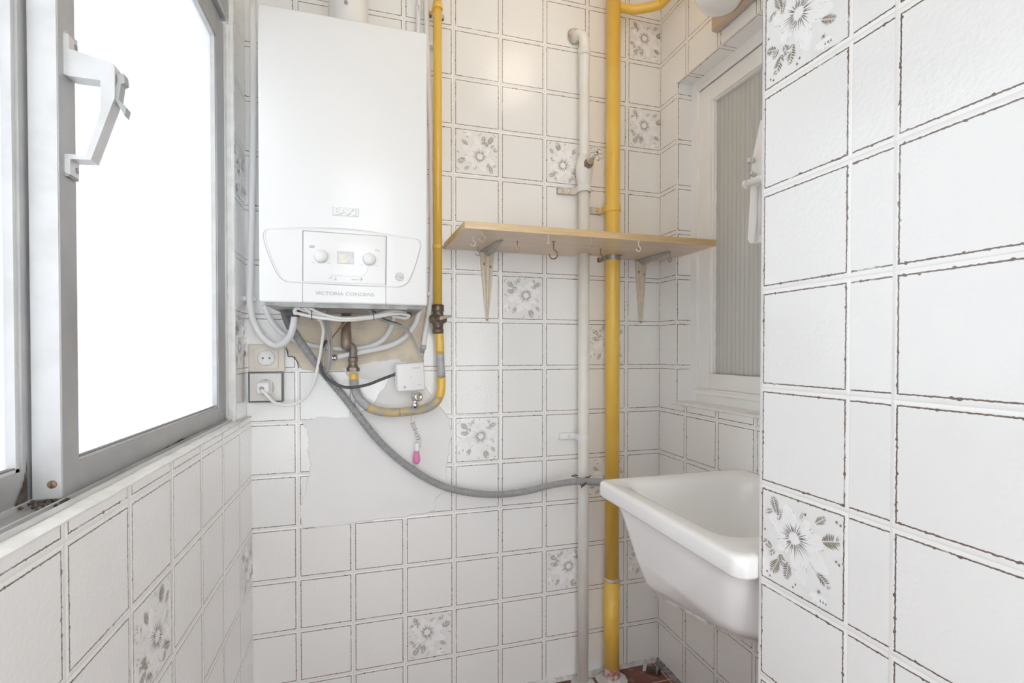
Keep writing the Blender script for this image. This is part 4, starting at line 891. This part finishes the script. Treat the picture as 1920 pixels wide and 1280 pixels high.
# sockets
def socket(px, py, sx, sz, plate, frame, label, old):
    c = onY(px, py, 0); t = thing('wall_socket', (c.x, 0, c.z), label, 'socket')
    k = MB()
    if old: k.box(c.x - sx, c.x + sx, -.010, -.0005, c.z - sz, c.z + sz, plate, .003); k.build('back_box', t); k = MB(); k.box(c.x - sx * .68, c.x + sx * .66, -.014, -.009, c.z - sz * .80, c.z + sz * .66, plate, .0015); k.build('plate', t); yf = -.014
    else: k.box(c.x - sx, c.x + sx, -.011, -.0005, c.z - sz, c.z + sz, frame, .001); k.build('frame', t)['label'] = 'dark grey frame'; k = MB(); k.box(c.x - sx * .9, c.x + sx * .9, -.0145, -.010, c.z - sz * .9, c.z + sz * .9, plate, .001); k.build('plate', t); yf = -.0145
    k = MB(); k.lathe((c.x, yf, c.z), (0, -1, 0), [(-.004, .0215), (.0012, .0215), (.0014, .0198), (.0005, .0194), (.0005, 0)], 'socket_plate' if not old else 'white_plastic', 40)
    k.tube([(c.x + .0216 * math.cos(a), yf - .0003, c.z + .0216 * math.sin(a)) for a in [2 * PI * i / 40 for i in range(40)]], .0006, 'wire_dark', 5, closed=True); rg = k.build('socket_ring', t)
    k = MB()
    for dx in (-.0085, .0085): k = MB(); k.lathe((c.x + dx, yf - .0004, c.z), (0, -1, 0), [(0, .0026), (.0006, .0026)], 'socket_dark', 14); k.build('pin_hole', rg)
    for dz in (-.0200, .0200): k = MB(); k.box(c.x - .003, c.x + .003, yf - .0018, yf + .003, c.z + dz - .0015, c.z + dz + .0015, 'steel'); k.build('earth_contact', rg)
    return c, yf
socket(501, 671, .0465, .0385, 'old_plastic', None, 'yellowed double-plate wall socket, the upper one, with nothing plugged in', True)
c, yf = socket(500, 725, .0445, .0425, 'socket_plate', 'socket_frame', 'wall socket with dark square frame, the lower one, holding a plug', False)
t = thing('power_plug', (c.x - .002, yf, c.z), 'white plug in the lower socket with its white cord rising to the boiler', 'plug')
k = MB(); k.box(c.x - .019, c.x + .014, yf - .030, yf + .002, c.z - .016, c.z + .015, 'white_plastic', .005); k.box(c.x - .017, c.x + .017, yf - .008, yf + .002, c.z - .019, c.z + .017, 'white_plastic', .004); pb_ = k.build('plug_body', t)
k = MB(); k.lathe((c.x - .004, yf - .030, c.z - .002), (0, -1, -.3), [(-.002, .006), (.002, .0058), (.008, .0042)], 'cable_grey', 16); k.build('strain_relief', pb_)
k = MB(); p0 = Vector((c.x - .004, yf - .036, c.z - .004)); k.tube(smooth_path([p0, onY(502, 742, -.058), onY(514, 754, -.055), onY(535, 760, -.05), onY(560, 754, -.05), onY(580, 735, -.055), onY(592, 705, -.065), onY(599, 670, -.08), onY(604, 640, -.10), onY(606, 615, -.13), onY(598, 597, -.17), onY(584, 588, -.20), onY(570, 575, -.21)], 8), .0040, 'cable_white', 12); k.build('cord', t)

# ------------------------------------------------------------------ shelf, brackets, hooks
SZ0 = 1.4102; SZ1 = SZ0 + .0185; sx0, sx1 = -.029, .7435
shelf = MB()
# board: right end is cut back where it meets the wall, slot for the pipes
yf_ = -.275
shelf_o = thing('wall_shelf', (sx0, 0, SZ0), 'narrow oak veneer wall shelf crossing both vertical pipes', 'shelf')
k = MB(); pl = [(sx0, -.002), (sx0 + .012, yf_), (sx1, yf_), (sx1, -.105), (XR - .003, -.095), (XR - .003, -.002), (RX + RR + .003, -.002), (RX + RR + .003, -.08), (RX - RR - .003, -.08), (RX - RR - .003, -.03), (WX + WR + .003, -.03), (WX + WR + .003, -.068), (WX - WR - .004, -.068), (WX - WR - .004, -.002)]
sx1 = .7435
k.prism(pl, (0, 0, SZ0), (1, 0, 0), (0, 1, 0), (0, 0, 1), SZ1 - SZ0, 'wood_under')
k.build('board', shelf_o)
k = MB(); k.box(sx0 + .012, sx1, yf_ - .0012, yf_, SZ0 - .0002, SZ1 + .0002, 'wood_edge', .0004); k.prism([(sx0 - .0012, -.002), (sx0 + .0108, yf_), (sx0 + .012, yf_), (sx0, -.002)], (0, 0, SZ0), (1, 0, 0), (0, 1, 0), (0, 0, 1), SZ1 - SZ0, 'wood_edge'); k.build('edge_band', shelf_o)['label'] = 'lighter oak edging strip'
def bracket(x, label, zb):
    t = thing('shelf_bracket', (x, 0, SZ0), label, 'bracket', None)
    # pressed-steel bracket: wall leg tapering down, arm tapering outwards, with a raised U ridge
    k = MB(); rows = []
    for i in range(25):
        f_ = i / 24; z = SZ0 - .004 - (SZ0 - .004 - zb) * f_; wd = .0205 * (1 - f_) ** .9 + .0035
        dd = .002 + .010 * (1 - f_)
        rows.append([(x - wd, -.0008, z), (x - wd * .95, -.003 - .001, z), (x - wd * .42, -.0045, z), (x - wd * .18, -.0045 - dd, z), (x + wd * .18, -.0045 - dd, z), (x + wd * .42, -.0045, z), (x + wd * .95, -.004, z), (x + wd, -.0008, z)])
    k.grid(rows, 'bracket_paint', smooth=False, cap0=True, cap1=True); k.build('wall_leg', t)
    k = MB(); rows = []; La = .165
    for i in range(25):
        f_ = i / 24; y = -.004 - La * f_; wd = .0190 * (1 - f_) ** .9 + .006; dd = .002 + .012 * (1 - f_)
        rows.append([(x - wd, y, SZ0 - .0008), (x - wd * .95, y, SZ0 - .003), (x - wd * .42, y, SZ0 - .0045), (x - wd * .18, y, SZ0 - .0045 - dd), (x + wd * .18, y, SZ0 - .0045 - dd), (x + wd * .42, y, SZ0 - .0045), (x + wd * .95, y, SZ0 - .003), (x + wd, y, SZ0 - .0008)])
    k.grid(rows, 'bracket_metal', smooth=False, cap0=True, cap1=True); k.build('arm', t)['label'] = 'bare grey metal arm'
    for dx, dz in ((-.009, .040), (.0095, .048)): k = MB(); k.lathe((x + dx, -.004, SZ0 - dz), (0, -1, 0), [(0, .0042), (.0014, .0038), (.002, 0)], 'rust_metal', 14); k.build('screw', t)
    k = MB(); k.lathe((x, -.003, zb + .005), (0, -1, 0), [(0, .0042), (.003, .0038), (.0036, 0)], 'rust_metal', 14); k.build('screw', t); k = MB(); k.lathe((x, -.158, SZ0 - .004), (0, 0, -1), [(0, .004), (.002, .0036), (.0025, 0)], 'steel', 12); k.build('screw', t)
bracket(onY(913, 540, 0).x, 'left shelf bracket, clean cream wall leg under the shelf', onY(913, 602, 0).z)
bracket(onY(1201, 540, 0).x, 'right shelf bracket, rust-streaked leg right of the yellow pipe', onY(1201, 606, 0).z)
def hook(px, py, s_, m, label, turn=0.0, grp='screw hooks beneath the shelf'):
    # (px, py): the bottom of the hook in the photo; the shank meets the underside of the board
    d = ray(px, py); zt = SZ0 - .030 * s_; tt = (zt - CAMLOC.z) / d.z; c = CAMLOC + d * tt
    if c.y > -.012: c = onY(px, py, -.014); c.z = SZ0 - .030 * s_
    c.y = max(c.y, yf_ + .01)
    t = MB(); ca, sa = math.cos(turn), math.sin(turn); pts = [(0, 0), (0, -.010), (.0005, -.013), (.006, -.0175), (.0065, -.0235), (.001, -.0285), (-.005, -.027), (-.0075, -.0215)]
    t.tube(smooth_path([(c.x + a * s_ * ca, c.y + a * s_ * sa, SZ0 + b * s_) for a, b in pts], 6), .0013 * s_ ** .8, m, 8)
    t.lathe((c.x, c.y, SZ0), (0, 0, -1), [(0, .0032 * s_), (.0008, .003 * s_), (.0011, .001)], m, 12)
    tag(t.build('screw_hook', loc=(c.x, c.y, SZ0)), label, 'hook', grp)
hook(908, 450, 1.0, 'hook_brass', 'screw hook under the shelf in front of the left bracket, nearest the front edge', 0)
hook(887, 462, .9, 'white_plastic', 'pale screw hook left of the left bracket')
hook(896, 480, .9, 'steel', 'grey screw hook beside the wall at the left bracket')
hook(970, 472, 1.0, 'hook_brass', 'brass screw hook just right of the left bracket')
hook(1028, 458, .8, 'white_plastic', 'small pale screw hook above the large hook', .8)
hook(1038, 487, 1.75, 'rust_metal', 'large dark hook in the middle of the shelf underside', 0)
hook(1113, 463, .9, 'hook_brass', 'screw hook just left of the thick yellow pipe', .7)
hook(1126, 490, 1.3, 'rust_metal', 'rusty hook against the wall between the two pipes', .3)
hook(1198, 472, 1.0, 'white_plastic', 'pale screw hook over the right bracket')
hook(1256, 492, 1.1, 'steel', 'dark screw hook right of the right bracket, last on the shelf', .2)

# ------------------------------------------------------------------ sink
sk = thing('laundry_sink', (.51, -.645, .775), 'white ceramic laundry sink mounted between the far right wall and the near wall', 'sink')
def rr(x0, x1, y0, y1, r, z, n=8, slope=0):
    out = []
    for cx_, cy_, a0 in ((x1 - r, y1 - r, 0), (x0 + r, y1 - r, 90), (x0 + r, y0 + r, 180), (x1 - r, y0 + r, 270)):
        for i in range(n + 1):
            a = math.radians(a0 + 90 * i / n); px, py = cx_ + r * math.cos(a), cy_ + r * math.sin(a)
            out.append((px, py, z - slope * (py + .645)))
    return out
ox0, ox1, oy0, oy1 = .2945, .7285, -.8895, -.398
k = MB(); R_ = []
R_.append(rr(ox0 + .075, ox1 - .05, oy0 + .11, oy1 - .085, .06, .555, slope=.12))       # inner floor outwards
R_ = []
inner = [(.110, .08, .15, .11, .07, .548, .20), (.085, .06, .115, .085, .075, .556, .18), (.072, .05, .103, .070, .08, .60, .1), (.058, .04, .092, .055, .06, .73, 0), (.054, .037, .088, .051, .055, .760, 0), (.047, .032, .082, .044, .05, .7685, 0), (.040, .028, .074, .038, .045, .7715, 0), (.012, .01, .014, .012, .026, .7745, 0), (.005, .004, .005, .005, .024, .7740, 0), (.001, .001, .001, .001, .022, .7705, 0), (0, 0, 0, 0, .022, .765, 0), (0, 0, 0, 0, .022, .742, 0), (.002, .001, .002, .002, .022, .7370, 0), (.008, .001, .008, .008, .02, .7345, 0), (.019, .002, .017, .020, .04, .7345, 0), (.024, .003, .021, .025, .05, .728, 0), (.030, .006, .023, .032, .06, .70, .0), (.045, .01, .026, .055, .07, .62, .03), (.058, .014, .032, .070, .075, .580, .12), (.075, .02, .045, .085, .075, .562, .20), (.10, .04, .075, .11, .07, .552, .24), (.15, .08, .13, .16, .05, .549, .24)]
for dl, dr, dn, df, r, z, sl in inner: R_.append(rr(ox0 + dl, ox1 - dr, oy0 + dn, oy1 - df, r, z, slope=sl))
k.grid(R_, 'ceramic', closed_u=True, cap0=True, cap1=True); o = k.build('basin', sk)
# unglazed chipped bottom edge
k = MB(); rnd = random.Random(8)
lp = rr(ox0 + .078, ox1 - .034, oy0 + .047, oy1 - .088, .075, .5595, slope=.19); R2 = []
for j, p in enumerate(lp): pass
k.tube([Vector(p) + Vector((rnd.uniform(-.003, .003), rnd.uniform(-.003, .003), rnd.uniform(-.003, .002))) for p in lp], .0045, 'ceramic_raw', 8, closed=True)
k.build('unglazed_edge', sk)['label'] = 'rough dark unglazed bottom edge'
k = MB(); k.lathe((.58, -.60, .556), (0, 0, -1), [(0, .03), (.012, .03), (.014, .02), (.03, .02)], 'white_plastic', 24); k.build('drain', sk)

# ------------------------------------------------------------------ wall lamp above the inner window
lp_ = thing('wall_lamp', (XR, -.40, 2.07), 'wall lamp with milky globe on a bronze plate above the inner window', 'lamp')
k = MB(); k.box(XR - .028, XR - .0008, -.470, -.300, 2.020, 2.190, 'lamp_bronze', .006); k.build('base_plate', lp_)
gc = onX(1353, -18, .655)
k = MB(); k.lathe((XR - .027, gc.y, gc.z), (-1, 0, 0), [(0, .040), (.010, .040), (.014, .036), (.02, .036)], 'lamp_bronze', 28); k.build('holder', lp_)
k = MB(); pr = []
for i in range(25):
    a = math.radians(28 + 152 * i / 24); pr.append((-math.cos(a) * .068 - .0, math.sin(a) * .060))
k.lathe((gc.x - .005, gc.y, gc.z), (-1, 0, 0), pr, 'globe_glass', 36); k.build('globe', lp_)['label'] = 'milky white glass globe'

cl_ = thing('added_fill_lamp', (FILL_LAMP[0], FILL_LAMP[1], H), 'added warm fill lamp on a short metal rose at the ceiling above the shelf', 'lamp')  # added lamp out of view, warms and brightens the upper walls
k = MB(); k.lathe((FILL_LAMP[0], FILL_LAMP[1], H), (0, 0, -1), [(.0005, .07), (.012, .068), (.02, .03), (.028, .028)], 'lamp_bronze', 32); k.lathe((FILL_LAMP[0], FILL_LAMP[1], H), (0, 0, -1), [(.02, .03), (.024, .03)], 'lamp_bronze', 20); k.build('rose', cl_)
k = MB(); k.lathe(FILL_LAMP, (0, 0, 1), [(-.105 * math.cos(PI * i / 20), .105 * math.sin(PI * i / 20)) for i in range(21)], 'fill_globe', 32); k.build('globe', cl_)['label'] = 'glowing globe of the added warm fill lamp'

# ------------------------------------------------------------------ folded white drying rack seen past the near wall
XK = .66
dr_ = thing('folded_clothes_airer', onX(1420, 350, XK), 'folded white clothes airer hanging before the inner window, edge past the near wall', 'clothes airer')
def kp(px, py, X=XK): return onX(px, py, X)
k = MB(); P = [kp(*q) for q in ((1426, 225), (1410, 300), (1408, 335), (1402, 448), (1406, 456), (1440, 452), (1440, 225))]
k.prism([(p.y, p.z) for p in P], (XK, 0, 0), (0, 1, 0), (0, 0, 1), (1, 0, 0), .022, 'white_plastic'); k.build('end_panel', dr_)
k = MB(); a, b = kp(1400, 345, XK - .02), kp(1450, 325, XK - .02)
k.tube([a, b], .009, 'white_plastic', 14); k.lathe(a, (a - b), [(-.004, .0105), (.004, .0105), (.006, .008)], 'white_plastic', 16); k.build('cross_bar', dr_)
k = MB(); c_ = kp(1407, 301, XK - .012); k.lathe(c_, (-.6, .2, 0), [(-.008, .006), (.004, .0075), (.008, .005)], 'chrome', 14); k.build('knob', dr_); k = MB(); c_ = kp(1411, 326, XK - .012); k.lathe(c_, (-.6, 0, .3), [(-.008, .005), (.006, .006), (.008, .004)], 'chrome', 14); k.build('knob', dr_)
k = MB(); a, b = kp(1420, 350, XK - .006), kp(1416, 452, XK - .006); k.tube([a, b], .003, 'white_plastic', 10); k.build('rail', dr_); k = MB(); a, b = kp(1426, 345, XK - .006), kp(1424, 440, XK - .006); k.tube([a, b], .004, 'conduit_white', 10); k.build('rail', dr_)
k = MB(); a = kp(1430, 150, XK + .01); k.tube([kp(1430, 232, XK + .01), (XK + .01, a.y, NZ1 + .1), (XR, a.y, NZ1 + .105)], .002, 'steel', 8); k.build('hanging_wire', dr_)

# ------------------------------------------------------------------ floor edge mortar, debris
k = MB(); rnd = random.Random(5); rows = []
for i in range(140):
    x = XL + (XR - XL) * i / 139; e = rnd.uniform(0, .006); amp = .003 + .012 * max(0, 1 - abs(x - .47) / .10)
    rows.append([(x, -.0004, .006 + e), (x, -.004 - e * .5, .005 + e * .4), (x, -.008 - amp * rnd.uniform(.5, 1), .0012), (x, -.010 - amp, .0001)])
k.grid(rows, 'floor_mortar', smooth=False)
rows = []
for i in range(90):
    y = -.001 - .9 * i / 89; e = rnd.uniform(0, .004); rows.append([(XR - .0004, y, .007 + e), (XR - .004 - e, y, .005), (XR - .011 - e, y, .0008), (XR - .016, y, .0001)])
k.grid(rows, 'dirt', smooth=False); struct(k.build('trim_3'))
for (x, y, r, nm, lab) in ((WX, WY, .034, 'mortar_collar', 'grey mortar collar around the foot of the white pipe'), (RX, RY, .044, 'mortar_collar', 'grey mortar collar around the foot of the thick yellow pipe')):
    t = MB(); prof = [(-.001, r * 1.25), (.003, r * 1.15), (.010, r * .85), (.014, r * .7)]
    rows = [[(x + math.cos(2 * PI * k_ / 30) * q * rnd.uniform(.93, 1.07), y + math.sin(2 * PI * k_ / 30) * q * rnd.uniform(.93, 1.07), h_ + rnd.uniform(-.0007, .0007)) for k_ in range(30)] for h_, q in prof]
    t.grid(rows, 'floor_mortar', closed_u=True, smooth=False, cap1=True); tag(t.build(nm, loc=(x, y, 0)), lab, 'mortar')
t = MB(); c_ = Vector((.672, -.055, .0)); RM = Matrix.Translation(c_ + Vector((0, 0, .008))) @ Matrix.Rotation(math.radians(-38), 4, 'Z')
for (a, b, c1_, d1, e1, f1, m) in ((-.030, -.018, -.020, .020, -.006, .004, 'chrome'), (-.012, .028, -.006, .008, -.007, .005, 'wire_dark'), (.014, .020, -.012, .012, -.006, .008, 'steel')):
    bm = bmesh.new(); bmesh.ops.create_cube(bm, size=1)
    for v in bm.verts: v.co = Vector(((a + b) / 2 + v.co.x * (b - a), (c1_ + d1) / 2 + v.co.y * (d1 - c1_), (e1 + f1) / 2 + v.co.z * (f1 - e1)))
    bmesh.ops.bevel(bm, geom=list(bm.edges), offset=.001, segments=1, affect='EDGES'); t.addbm(bm, m, False, RM)
tag(t.build('metal_fitting', loc=c_), 'small broken metal fitting lying on the terracotta floor in the corner', 'fitting')
